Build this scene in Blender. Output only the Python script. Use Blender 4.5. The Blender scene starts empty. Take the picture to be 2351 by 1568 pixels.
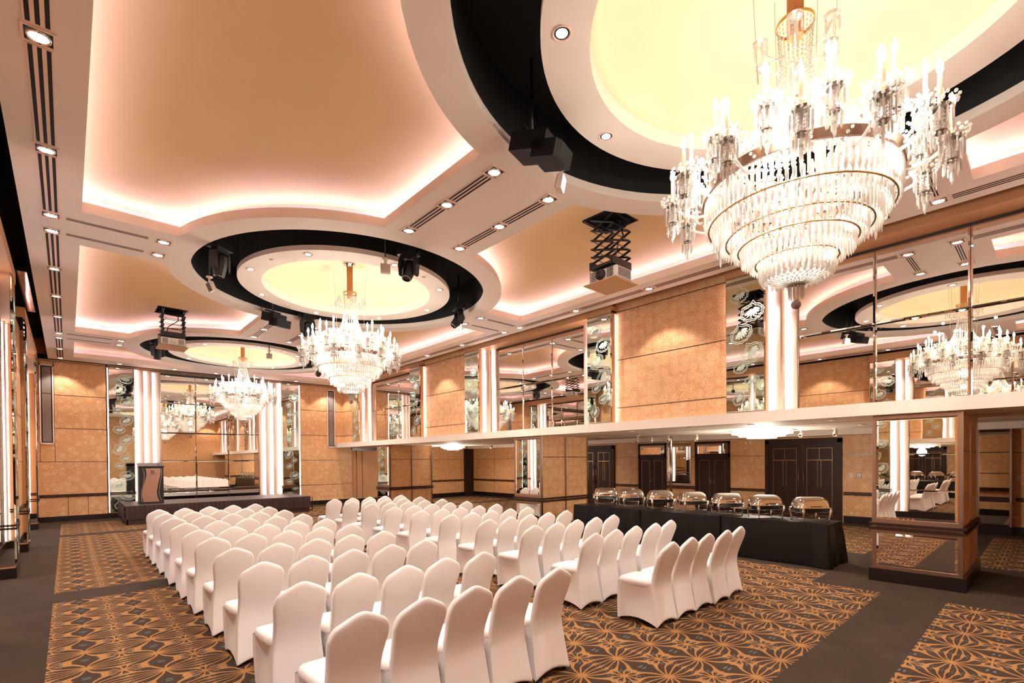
import bpy, bmesh, math, random
from mathutils import Vector, Matrix
from mathutils.geometry import tessellate_polygon
random.seed(7)
PI = math.pi
C = bpy.context.scene.collection
SC = bpy.context.scene

# ------------------------------------------------------------------ helpers
class MB:
    """collects geometry, links it as ONE mesh object"""
    def __init__(s): s.v = []; s.f = []; s.m = []; s.sm = []
    def add(s, vs, fs, mi=0, smooth=False):
        b = len(s.v); s.v.extend([tuple(x) for x in vs])
        for f in fs: s.f.append([b + i for i in f]); s.m.append(mi); s.sm.append(smooth)
    def box(s, x0, x1, y0, y1, z0, z1, mi=0, M=None):
        vs = [Vector(p) for p in ((x0,y0,z0),(x1,y0,z0),(x1,y1,z0),(x0,y1,z0),(x0,y0,z1),(x1,y0,z1),(x1,y1,z1),(x0,y1,z1))]
        if M is not None: vs = [M @ v for v in vs]
        s.add(vs, [(0,3,2,1),(4,5,6,7),(0,1,5,4),(1,2,6,5),(2,3,7,6),(3,0,4,7)], mi)
    def quad(s, a, b, c, d, mi=0): s.add([a,b,c,d], [(0,1,2,3)], mi)
    def lathe(s, prof, n=24, c=(0,0), mi=0, smooth=True, cap=True, M=None):
        vs = []
        for r, z in prof:
            for i in range(n):
                a = 2*PI*i/n; vs.append(Vector((c[0]+r*math.cos(a), c[1]+r*math.sin(a), z)))
        if M is not None: vs = [M @ v for v in vs]
        fs = []
        for k in range(len(prof)-1):
            for i in range(n):
                j = (i+1) % n; fs.append((k*n+i, k*n+j, (k+1)*n+j, (k+1)*n+i))
        s.add(vs, fs, mi, smooth)
        if cap:
            b = len(s.v)-len(vs); L = (len(prof)-1)*n
            if prof[0][0] > 1e-4: s.f.append([b+i for i in reversed(range(n))]); s.m.append(mi); s.sm.append(False)
            if prof[-1][0] > 1e-4: s.f.append([b+L+i for i in range(n)]); s.m.append(mi); s.sm.append(False)
    def tube(s, pts, r, n=8, mi=0, smooth=True, closed=False):
        pts = [Vector(p) for p in pts]; N = len(pts)
        rs = r if isinstance(r, (list, tuple)) else [r]*N
        vs = []; up = Vector((0,0,1)); prev = None
        for i, p in enumerate(pts):
            a = pts[i-1] if (i > 0 or closed) else pts[i]
            b = pts[(i+1) % N] if (i < N-1 or closed) else pts[i]
            d = (b-a).normalized()
            x = d.cross(up)
            if x.length < 1e-3: x = d.cross(Vector((0,1,0))) if prev is None else prev - d*prev.dot(d)
            x.normalize(); prev = x; y = x.cross(d)
            for k in range(n):
                t = 2*PI*k/n; vs.append(p + (x*math.cos(t) + y*math.sin(t))*rs[i])
        fs = []
        for i in range(N if closed else N-1):
            j = (i+1) % N
            for k in range(n):
                l = (k+1) % n; fs.append((i*n+k, i*n+l, j*n+l, j*n+k))
        if not closed: fs.append(tuple(reversed(range(n)))); fs.append(tuple((N-1)*n+k for k in range(n)))
        s.add(vs, fs, mi, smooth)
    def sphere(s, c, r, n=10, m=6, mi=0, sz=1.0):
        prof = [(max(1e-5, r*math.sin(PI*k/m)), c[2]-r*sz*math.cos(PI*k/m)) for k in range(m+1)]
        s.lathe(prof, n, (c[0], c[1]), mi, True, False)
    def prism(s, poly, z0, z1, mi=0, M=None):
        n = len(poly); vs = [Vector((p[0],p[1],z0)) for p in poly] + [Vector((p[0],p[1],z1)) for p in poly]
        if M is not None: vs = [M @ v for v in vs]
        fs = [tuple(reversed(range(n))), tuple(range(n, 2*n))] + [(i,(i+1)%n,n+(i+1)%n,n+i) for i in range(n)]
        s.add(vs, fs, mi)
    def mesh(s, name, mats):
        me = bpy.data.meshes.new(name); me.from_pydata(s.v, [], s.f)
        for m in (mats if isinstance(mats, (list, tuple)) else [mats]): me.materials.append(m)
        me.polygons.foreach_set('material_index', s.m); me.polygons.foreach_set('use_smooth', s.sm)
        me.update(); return me
    def build(s, name, mats, parent=None):
        return link(name, s.mesh(name, mats), parent)

def link(name, me, parent=None):
    o = bpy.data.objects.new(name, me); C.objects.link(o)
    if parent is not None: o.parent = parent
    return o
def thing(name, label, cat, loc=(0,0,0), rz=0, group=None):
    o = bpy.data.objects.new(name, None); C.objects.link(o); o.empty_display_size = .1
    o.location = loc; o.rotation_euler = (0,0,rz); tag(o, label, cat, group); return o
def tag(o, label, cat, group=None):
    o['label'] = label; o['category'] = cat
    if group: o['group'] = group
    return o
def struct(o, label=None, cat=None):
    o['kind'] = 'structure'
    if label: o['label'] = label
    if cat: o['category'] = cat
    return o
def sempty(name, loc=(0,0,0), label=None):
    o = bpy.data.objects.new(name, None); C.objects.link(o); o.location = loc; return struct(o, label)
def copy_tree(o, parent=None):
    c = o.copy(); C.objects.link(c)
    if parent is not None: c.parent = parent
    for ch in [x for x in o.children]: copy_tree(ch, c)
    return c
def bake(mb, name, mats, level=1, bevel=0):
    o = mb.build('tmp', mats)
    if bevel:
        m = o.modifiers.new('b','BEVEL'); m.width = bevel; m.segments = 2; m.limit_method = 'ANGLE'
    if level:
        m = o.modifiers.new('s','SUBSURF'); m.levels = level; m.render_levels = level
    bpy.context.view_layer.update()
    dg = bpy.context.evaluated_depsgraph_get(); ev = o.evaluated_get(dg)
    me = bpy.data.meshes.new_from_object(ev); me.name = name
    me.polygons.foreach_set('use_smooth', [True]*len(me.polygons))
    old = o.data; bpy.data.objects.remove(o); bpy.data.meshes.remove(old)
    return me
def weld(mb, d=1e-4):
    """merge coincident points of a builder"""
    key = {}; mp = []; nv = []
    for v in mb.v:
        k = (round(v[0]/d), round(v[1]/d), round(v[2]/d))
        if k not in key: key[k] = len(nv); nv.append(v)
        mp.append(key[k])
    nf = []; nm = []; ns = []
    for f, m, s in zip(mb.f, mb.m, mb.sm):
        g = []
        for i in f:
            if mp[i] not in g: g.append(mp[i])
        if len(g) > 2: nf.append(g); nm.append(m); ns.append(s)
    mb.v, mb.f, mb.m, mb.sm = nv, nf, nm, ns
    return mb

# ------------------------------------------------------------------ materials
def lin(r, g, b):
    f = lambda c: (c/255/12.92) if c <= 10 else ((c/255+.055)/1.055)**2.4
    return (f(r), f(g), f(b), 1)
class NT:
    def __init__(s, name):
        s.m = bpy.data.materials.new(name); s.m.use_nodes = True; s.t = s.m.node_tree; s.t.nodes.clear()
        s.out = s.n('ShaderNodeOutputMaterial')
    def n(s, t, **kw):
        o = s.t.nodes.new(t)
        for k, v in kw.items(): setattr(o, k, v)
        return o
    def l(s, a, b): s.t.links.new(a, b)
    def math(s, op, a, b=None, c=None, clamp=False):
        o = s.n('ShaderNodeMath', operation=op); o.use_clamp = clamp
        for i, x in enumerate((a, b, c)):
            if x is None: continue
            if isinstance(x, (int, float)): o.inputs[i].default_value = x
            else: s.l(x, o.inputs[i])
        return o.outputs[0]
    def mix(s, fac, a, b):
        o = s.n('ShaderNodeMix', data_type='RGBA')
        if isinstance(fac, (int, float)): o.inputs[0].default_value = fac
        else: s.l(fac, o.inputs[0])
        for i, x in ((6, a), (7, b)):
            if isinstance(x, tuple): o.inputs[i].default_value = x
            else: s.l(x, o.inputs[i])
        return o.outputs[2]
    def princ(s, col, rough=.5, metal=0, **kw):
        p = s.n('ShaderNodeBsdfPrincipled')
        if isinstance(col, tuple): p.inputs['Base Color'].default_value = col
        else: s.l(col, p.inputs['Base Color'])
        p.inputs['Roughness'].default_value = rough; p.inputs['Metallic'].default_value = metal
        for k, v in kw.items(): p.inputs[k.replace('_', ' ')].default_value = v
        s.l(p.outputs[0], s.out.inputs[0]); return p
    def ramp(s, fac, stops):
        r = s.n('ShaderNodeValToRGB'); e = r.color_ramp.elements
        while len(e) < len(stops): e.new(.5)
        for x, (p, c) in zip(e, stops): x.position = p; x.color = c
        s.l(fac, r.inputs[0]); return r.outputs[0]
def plain(name, col, rough=.6, metal=0, noise=0.0, scale=8, **kw):
    t = NT(name)
    if noise:
        tc = t.n('ShaderNodeTexCoord'); nz = t.n('ShaderNodeTexNoise'); nz.inputs['Scale'].default_value = scale; nz.inputs['Detail'].default_value = 4
        t.l(tc.outputs['Object'], nz.inputs['Vector'])
        a = tuple(c*(1-noise) for c in col[:3])+(1,); b = tuple(min(1, c*(1+noise)) for c in col[:3])+(1,)
        t.princ(t.mix(nz.outputs['Fac'], a, b), rough, metal, **kw)
    else: t.princ(col, rough, metal, **kw)
    return t.m
def emit(name, col, st):
    t = NT(name); e = t.n('ShaderNodeEmission'); e.inputs[0].default_value = col; e.inputs[1].default_value = st
    t.l(e.outputs[0], t.out.inputs[0]); return t.m

M = {}
M['cream'] = plain('cream ceiling paint', lin(232,216,202), .7, noise=.015, scale=3)
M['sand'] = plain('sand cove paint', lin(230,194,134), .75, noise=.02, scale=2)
M['yellow'] = plain('pale yellow dome paint', lin(238,222,182), .75)
M['peach'] = plain('peach painted panel', lin(236,204,186), .55)
M['tan'] = plain('tan wall paint', lin(205,150,105), .6)
M['black'] = plain('matt black paint', lin(14,14,16), .85)
M['blackplastic'] = plain('black fixture housing', lin(14,14,15), .42, noise=.1, scale=20)
M['scanblack'] = plain('black painted steel', lin(9,9,10), .6, Specular_IOR_Level=.25)
M['darkgrey'] = plain('dark grey plastic', lin(52,50,50), .4)
M['white'] = plain('white enamel', lin(238,236,232), .35)
M['offwhite'] = plain('warm white plastic', lin(226,205,186), .45)
M['cloth'] = plain('white stretch cover', lin(240,230,224), .8, noise=.015, scale=60, Sheen_Weight=.3)
M['satin'] = plain('black satin cloth', lin(6,6,7), .34, noise=.2, scale=5, Specular_IOR_Level=.35)
M['skirt'] = plain('brown pleated stage skirt', lin(64,42,38), .55, noise=.15, scale=9)
M['deck'] = plain('dark carpeted stage deck', lin(66,54,52), .5, noise=.12, scale=14)
M['chrome'] = plain('polished steel', lin(225,220,212), .06, 1)
M['steel'] = plain('brushed steel trim', lin(190,178,165), .22, 1)
M['bronze'] = plain('bronze frame', lin(150,118,98), .28, .8)
M['brass'] = plain('brass', lin(190,150,95), .3, 1)
M['legblack'] = plain('black chair leg', lin(25,22,20), .4)
M['candle'] = plain('cream candle tube', lin(246,222,186), .5, Emission_Color=lin(255,214,160), Emission_Strength=.35)  # faint glow put into the tube itself, only the bulb is a lamp
M['rodwood'] = plain('brown velvet sleeve', lin(178,112,58), .7, noise=.25, scale=40)
M['bulb'] = emit('lit candle bulb', (1,.95,.86,1), 40)
M['lens'] = emit('lit lamp lens', (1,.96,.88,1), 14)
M['lamp'] = emit('lit floodlight face', (.94,.97,1,1), 9)
M['led'] = emit('pink white strip', (.64,.55,1,1), 16)
M['leddim'] = emit('dim pink white strip', (.74,.58,1,1), 7)
M['ledv'] = emit('white strip behind fins', (1,.84,.86,1), 9)
M['bowl'] = emit('lit crystal bowl', (1,.92,.80,1), 3)
M['grille'] = plain('grey speaker cloth', lin(126,108,100), .8, noise=.12, scale=150)
M['frost'] = plain('frosted etching', lin(190,205,192), .7)
M['board'] = plain('tan board', lin(205,158,106), .6)
M['switch'] = plain('pale switch plate', lin(214,190,160), .4)

def mk_mirror(name, col, rough=.0, bump=0):
    t = NT(name); g = t.n('ShaderNodeBsdfGlossy'); g.inputs['Color'].default_value = col; g.inputs['Roughness'].default_value = rough
    if bump:
        tc = t.n('ShaderNodeTexCoord'); nz = t.n('ShaderNodeTexNoise'); nz.inputs['Scale'].default_value = 1.3; t.l(tc.outputs['Object'], nz.inputs['Vector'])
        b = t.n('ShaderNodeBump'); b.inputs['Strength'].default_value = bump; b.inputs['Distance'].default_value = .02
        t.l(nz.outputs['Fac'], b.inputs['Height']); t.l(b.outputs[0], g.inputs['Normal'])
    t.l(g.outputs[0], t.out.inputs[0]); return t.m
M['mirror'] = mk_mirror('mirror glass', (.84,.80,.74,1), 0, .02)
M['gmirror'] = mk_mirror('green tinted mirror', (.66,.72,.64,1), 0, .04)

def mk_crystal():
    t = NT('cut crystal')
    g = t.n('ShaderNodeBsdfGlossy'); g.inputs['Roughness'].default_value = .08; g.inputs['Color'].default_value = (.95,.94,.92,1)
    d = t.n('ShaderNodeBsdfDiffuse'); d.inputs['Color'].default_value = (.80,.76,.72,1)
    tl = t.n('ShaderNodeBsdfTranslucent'); tl.inputs['Color'].default_value = (.86,.81,.76,1)
    tr = t.n('ShaderNodeBsdfTransparent'); tr.inputs['Color'].default_value = (.97,.96,.94,1)
    m1 = t.n('ShaderNodeMixShader'); m1.inputs[0].default_value = .6; t.l(d.outputs[0], m1.inputs[1]); t.l(tl.outputs[0], m1.inputs[2])
    m2 = t.n('ShaderNodeMixShader'); m2.inputs[0].default_value = .42; t.l(m1.outputs[0], m2.inputs[1]); t.l(g.outputs[0], m2.inputs[2])
    m3 = t.n('ShaderNodeMixShader'); m3.inputs[0].default_value = .30; t.l(m2.outputs[0], m3.inputs[1]); t.l(tr.outputs[0], m3.inputs[2])
    t.l(m3.outputs[0], t.out.inputs[0]); return t.m
M['crystal'] = mk_crystal()
M['smoke'] = plain('smoky glass dish', lin(150,140,132), .1, .55)

def mk_wallpaper():
    t = NT('orange floral wallpaper'); tc = t.n('ShaderNodeTexCoord')
    v = t.n('ShaderNodeTexVoronoi'); v.inputs['Scale'].default_value = 5.2; v.inputs['Randomness'].default_value = .55
    t.l(tc.outputs['Object'], v.inputs['Vector'])
    v2 = t.n('ShaderNodeTexVoronoi'); v2.feature = 'DISTANCE_TO_EDGE'; v2.inputs['Scale'].default_value = 20
    t.l(tc.outputs['Object'], v2.inputs['Vector'])
    rings = t.math('MULTIPLY', t.math('ADD', t.math('SINE', t.math('MULTIPLY', v.outputs['Distance'], 30)), 1), .5)
    a = t.math('MULTIPLY', t.math('LESS_THAN', v.outputs['Distance'], .48), t.math('MULTIPLY', rings, .7))
    b = t.math('MULTIPLY', t.math('GREATER_THAN', v2.outputs['Distance'], .12), .45)
    f = t.math('ADD', a, b, clamp=True)
    nz = t.n('ShaderNodeTexNoise'); nz.inputs['Scale'].default_value = 1.2; t.l(tc.outputs['Object'], nz.inputs['Vector'])
    c = t.mix(f, lin(204,142,90), lin(230,188,142))
    t.princ(t.mix(t.math('MULTIPLY', nz.outputs['Fac'], .3), c, lin(220,168,118)), .5)
    return t.m
M['paper'] = mk_wallpaper()
def mk_wood():
    t = NT('dark rosewood'); tc = t.n('ShaderNodeTexCoord'); mp = t.n('ShaderNodeMapping'); mp.inputs['Scale'].default_value = (9,9,.8)
    t.l(tc.outputs['Object'], mp.inputs[0]); nz = t.n('ShaderNodeTexNoise'); nz.inputs['Scale'].default_value = 4; nz.inputs['Detail'].default_value = 6; t.l(mp.outputs[0], nz.inputs['Vector'])
    t.princ(t.mix(nz.outputs['Fac'], lin(30,17,13), lin(66,40,29)), .48, 0, Specular_IOR_Level=.2); return t.m
M['wood'] = mk_wood()
M['plinth'] = plain('dark lacquered plinth', lin(30,18,16), .3)
M['inlay'] = plain('gilt inlay', lin(170,130,95), .35, .8)
def mk_carpet_plain():
    t = NT('dark brown carpet'); tc = t.n('ShaderNodeTexCoord')
    nz = t.n('ShaderNodeTexNoise'); nz.inputs['Scale'].default_value = 2.2; nz.inputs['Detail'].default_value = 9; nz.inputs['Roughness'].default_value = .7
    t.l(tc.outputs['Object'], nz.inputs['Vector'])
    p = t.princ(t.mix(nz.outputs['Fac'], lin(47,37,30), lin(78,62,50)), .95); p.inputs['Specular IOR Level'].default_value = .1
    return t.m
M['carpet'] = mk_carpet_plain()
def mk_carpet_pattern():
    t = NT('leaf patterned carpet'); tc = t.n('ShaderNodeTexCoord'); P = .53
    sp = t.n('ShaderNodeSeparateXYZ'); nzd = t.n('ShaderNodeTexNoise'); nzd.inputs['Scale'].default_value = 5; nzd.inputs['Detail'].default_value = 1
    t.l(tc.outputs['Object'], nzd.inputs['Vector'])
    vm = t.n('ShaderNodeVectorMath', operation='MULTIPLY_ADD'); t.l(nzd.outputs['Color'], vm.inputs[0]); vm.inputs[1].default_value = (.05,.05,0); t.l(tc.outputs['Object'], vm.inputs[2])
    t.l(vm.outputs[0], sp.inputs[0])
    def cell(o): # local coordinate in -P/2..P/2
        a = t.math('DIVIDE', t.math('ADD', o, .14), P); return t.math('MULTIPLY', t.math('SUBTRACT', t.math('FRACT', a), .5), P)
    def motif(x, y, N, r0, r1, curl):
        r = t.math('SQRT', t.math('ADD', t.math('MULTIPLY', x, x), t.math('MULTIPLY', y, y)))
        th = t.math('ARCTAN2', y, x)
        th = t.math('ADD', th, t.math('MULTIPLY', t.math('MULTIPLY', t.math('SINE', t.math('MULTIPLY', th, 2)), r), curl))
        k = t.math('SUBTRACT', t.math('FRACT', t.math('MULTIPLY', th, N/(2*PI))), .5)
        hw = t.math('MULTIPLY', t.math('ABSOLUTE', k), t.math('MULTIPLY', r, 2*PI/N))      # metres off the leaf axis
        u = t.math('DIVIDE', r, r1)
        cap = t.math('POWER', t.math('MAXIMUM', t.math('SUBTRACT', 1, t.math('POWER', u, 5)), 0), .5)
        prof = t.math('MULTIPLY', t.math('SUBTRACT', t.math('MULTIPLY', r, PI/N), r0), cap)
        leaf = t.math('LESS_THAN', hw, prof)
        du = t.math('SUBTRACT', r, r1*.86)
        dot = t.math('LESS_THAN', t.math('ADD', t.math('MULTIPLY', hw, hw), t.math('MULTIPLY', du, du)), .00009)
        return leaf, dot
    x = cell(sp.outputs[0]); y = cell(sp.outputs[1])
    l1, d1 = motif(x, y, 14, .0078, .285, 1.5)
    hx = t.math('SUBTRACT', t.math('ABSOLUTE', x), P/2); hy = t.math('SUBTRACT', t.math('ABSOLUTE', y), P/2)   # centred on the cell corners
    l2, d2 = motif(hx, hy, 10, .0072, .118, .0)
    leaf = t.math('MAXIMUM', l1, t.math('MULTIPLY', l2, 1)); dot = t.math('MAXIMUM', d1, d2)
    nz = t.n('ShaderNodeTexNoise'); nz.inputs['Scale'].default_value = 60; t.l(tc.outputs['Object'], nz.inputs['Vector'])
    org = t.mix(nz.outputs['Fac'], lin(136,92,52), lin(180,130,80)); brn = t.mix(nz.outputs['Fac'], lin(48,36,28), lin(84,64,50))
    c = t.mix(leaf, org, brn); c = t.mix(t.math('MULTIPLY', dot, .8), c, lin(96,112,116))
    p = t.princ(c, .95); p.inputs['Specular IOR Level'].default_value = .1
    return t.m
M['pattern'] = mk_carpet_pattern()

# ------------------------------------------------------------------ plan of the room (metres)
XC = 4.22                                   # long axis of the hall
CY = (1.35, 9.43, 17.5)                     # the three ceiling roses
ZC = 5.25
X0, X1, Y0, Y1 = -.84, 9.28, -2.85, 21.7    # wallpaper planes
XB, YB = 16.5, 21.2                         # far walls of the low annexe
ZS, ZF = 2.50, 2.69                         # annexe soffit, top of the balcony fascia
EX0, EX1, EY0, EY1 = -.42, 8.86, -2.7, 21.56

# ---- floor: one mesh, pattern panels and plain borders are faces of it
def build_floor():
    xs = [X0-.3, -.17, 8.30, 9.14, 11.4, 15.75, XB+.1]
    ys = [Y0-.2, .92, 1.59, 2.46, 8.05, 9.01, 9.69, 10.6, 17.0, 17.53, 20.75, Y1+.5]
    def pat(x, y):
        if -.17 < x < 8.30: return (y < .92 and y > -1.9) or 1.59 < y < 9.01 or 9.69 < y < 17.0 or 17.53 < y < 20.75
        if 8.30 < x < 9.14: return 2.46 < y < 8.05 or 10.6 < y < 17.0
        if 11.4 < x < 15.75: return y < .92 or 2.46 < y < 9.01 or 9.69 < y < 17.0 or 17.53 < y < 20.75
        if 9.14 < x < 11.4: return 10.6 < y < 16.0
        return False
    ys.insert(8, 16.0)
    ys = sorted(ys); b = MB()
    for i in range(len(xs)-1):
        for j in range(len(ys)-1):
            a, c, d, e = xs[i], xs[i+1], ys[j], ys[j+1]
            b.quad((a,d,0),(c,d,0),(c,e,0),(a,e,0), 1 if pat((a+c)/2, (d+e)/2) else 0)
    struct(weld(b).build('floor', [M['carpet'], M['pattern']]))
build_floor()

# ---- ceiling
def arc(cx, cy, r, a0, a1, n): return [(cx+r*math.cos(a0+(a1-a0)*i/n), cy+r*math.sin(a0+(a1-a0)*i/n)) for i in range(n+1)]
RC = 3.02
def cove_outline(i, side, full=True):
    """between rose i and rose i+1 (full) or beyond the end rose; traced on the low-x side, mirrored for the other"""
    xa, xb = .185, 3.43
    if full == 'far':
        c = CY[2]; y0 = c+.68; pa = math.acos(-(XC-(XC-math.sqrt(RC*RC-.68*.68)))/RC)
        a0 = PI-math.asin(.68/RC); a1 = PI-math.acos((XC-xb)/RC)
        pts = [(xa,y0)] + arc(XC, c, RC, a0, a1, 14) + [(xb,20.8),(xa,20.8)]
    elif full == 'near':
        c = CY[0]; y1 = c-.68; a0 = PI+math.asin(.68/RC); a1 = PI+math.acos((XC-xb)/RC)
        pts = [(xa,-1.95),(xb,-1.95)] + list(reversed(arc(XC, c, RC, a0, a1, 14))) + [(xa,y1)]
    else:
        c, d = CY[i], CY[i+1]; y0, y1 = c+.68, d-.68
        a0 = PI-math.asin(.68/RC); a1 = PI-math.acos((XC-xb)/RC)
        A = arc(XC, c, RC, a0, a1, 14)
        Bv = [(p[0], c+d-p[1]) for p in reversed(A)]
        pts = [(xa,y0)] + A + Bv + [(xa,y1)]
    if side: pts = [(2*XC-p[0], p[1]) for p in reversed(pts)]
    return pts                                # counter-clockwise seen from above
coves = [cove_outline(i, s) for i in (0,1) for s in (0,1)] + [cove_outline(0, s, k) for k in ('far','near') for s in (0,1)]
RO, RD, RI, LIP = 2.66, 1.97, 1.57, .10
def area(p): return sum(p[i][0]*p[(i+1)%len(p)][1]-p[(i+1)%len(p)][0]*p[i][1] for i in range(len(p)))/2
coves = [c if area(c) > 0 else list(reversed(c)) for c in coves]
def offset(poly, d):
    """polygon moved outwards by d"""
    n = len(poly); out = []
    for i in range(n):
        p, q, r = Vector(poly[i-1]), Vector(poly[i]), Vector(poly[(i+1)%n])
        e1 = (q-p).normalized(); e2 = (r-q).normalized()
        n1 = Vector((e1.y,-e1.x)); n2 = Vector((e2.y,-e2.x)); m = (n1+n2); L = max(.35, 1+n1.dot(n2)); out.append(tuple(q + m*(d/L)))
    return out
def build_ceiling():
    root = sempty('ceiling')
    outer = [(EX0,EY0),(EX1,EY0),(EX1,EY1),(EX0,EY1)]
    rings = [arc(XC, c, RO, 0, 2*PI, 96)[:-1] for c in CY]
    loops = [outer] + [list(reversed(l)) for l in rings + coves]
    flat = [p for l in loops for p in l]
    tris = tessellate_polygon([[Vector((p[0],p[1],0)) for p in l] for l in loops])
    b = MB(); b.add([(p[0],p[1],ZC) for p in flat], [tuple(t) for t in tris])
    def wallring(l, z0, z1, mi=0, sm=False):
        n = len(l); b.add([(p[0],p[1],z0) for p in l]+[(p[0],p[1],z1) for p in l], [(i,(i+1)%n,n+(i+1)%n,n+i) for i in range(n)], mi, sm)
    def flatring(l, k, z, mi=0):
        n = len(l); b.add([(p[0],p[1],z) for p in l]+[(p[0],p[1],z) for p in k], [(i,(i+1)%n,n+(i+1)%n,n+i) for i in range(n)], mi)
    for l in coves:
        o = offset(l, .025)
        wallring(l, ZC, ZC+.055); flatring(l, o, ZC+.055); wallring(o, ZC+.055, ZC+.15); o2 = offset(o, .03); flatring(o, o2, ZC+.15)
        wallring(o2, ZC+.15, ZC+.03)
    for l in rings: wallring(l, ZC, ZC+LIP, 0, True)
    wallring(outer, ZC, ZC+.05)
    b.build('soffit', M['cream'], root)
    b = MB(); wallring(outer, ZC+.05, ZC+.8); b.build('edge_upstand', M['black'], root)  # painted black so the wall mirrors reflect a dark gap
    # dark recess round every rose, the disc hanging in it and its dome
    for c in CY:
        r = MB(); prof = [(RO,ZC+LIP),(RO+.05,ZC+LIP),(RO+.05,ZC+.75),(RI+.1,ZC+.75)]
        r.lathe([(RD-.05,ZC+.08),(RD-.05,ZC+.75)], 72, (XC,c), 0, False, False)
        r.lathe(prof, 96, (XC,c), 0, False, False); r.build('ring_recess', M['black'], root)
        d = MB(); d.lathe([(RI,ZC+.16),(RI,ZC),(RD,ZC),(RD,ZC+.08),(RD-.06,ZC+.08)], 96, (XC,c), 0, False, False)
        d.build('ceiling_disc', M['cream'], root)
        q = MB(); q.lathe([(RI+.02,ZC+.16)]+[(1.52*math.cos(a), ZC+.16+.42*math.sin(a)) for a in [PI/2*k/12 for k in range(12)]]+[(.001,ZC+.58)], 72, (XC,c), 0, True, False)
        q.build('ceiling_dome', M['yellow'], root)
    # the lit pillows of sand paint
    for k, l in enumerate(coves):
        xs = [p[0] for p in l]; ys = [p[1] for p in l]; st = .06
        n = int((max(xs)-min(xs)+.8)/st); m = int((max(ys)-min(ys)+.8)/st)
        xmin, xmax, ymin, ymax = min(xs), max(xs), min(ys), max(ys)
        def sd(x, y):
            d = min(x-xmin, xmax-x, y-ymin, ymax-y)
            for c in CY: d = min(d, math.hypot(x-XC, y-c)-RC)
            return d
        hole = None
        if k == 1: hole = (6.385, 4.70)
        if k == 2: hole = (1.955, 14.66)
        b = MB(); idx = {}
        for i in range(n+1):
            for j in range(m+1):
                x = xmin-.4+i*st; y = ymin-.4+j*st; d = sd(x, y)
                if d > -.335:
                    if d < -.262:
                        gx = (sd(x+.01,y)-sd(x-.01,y)); gy = (sd(x,y+.01)-sd(x,y-.01)); gl = math.hypot(gx, gy) or 1
                        x += gx/gl*(-.262-d); y += gy/gl*(-.262-d); d = -.262
                    idx[i,j] = len(b.v); e = max(0, d+.26); b.v.append((x, y, ZC+.30+.09*(1-math.exp(-e/.6))))
        for i in range(n):
            for j in range(m):
                q = [(i,j),(i,j+1),(i+1,j+1),(i+1,j)]
                if all(t in idx for t in q):
                    cx = xmin-.4+(i+.5)*st; cy = ymin-.4+(j+.5)*st
                    if hole and abs(cx-hole[0]) < .31 and abs(cy-hole[1]) < .31: continue
                    b.f.append([idx[t] for t in q]); b.m.append(0); b.sm.append(True)
        b.build('cove_panel', M['sand'], root)
        o = offset(l, .185); p = offset(l, .205); s = MB(); N = len(l)
        s.add([(a[0],a[1],ZC+.085) for a in o]+[(a[0],a[1],ZC+.135) for a in p], [(i,(i+1)%N,N+(i+1)%N,N+i) for i in range(N)])
        q = offset(l, .245); s.add([(a[0],a[1],ZC+.03) for a in offset(l,.05)]+[(a[0],a[1],ZC+.03) for a in q]+[(a[0],a[1],ZC+.36) for a in q], [(i,(i+1)%N,N+(i+1)%N,N+i) for i in range(N)]+[(N+i,N+(i+1)%N,2*N+(i+1)%N,2*N+i) for i in range(N)], 1)
        s.build('cove_light', [M['led'] if k < 4 or k > 5 else M['leddim'], M['cream']], root)
    t = MB(); t.box(X0-.6, EX1+.9, Y0-.4, Y1+.8, ZC+.80, ZC+.9); t.build('roof_slab', M['black'], root)
build_ceiling()

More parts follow.
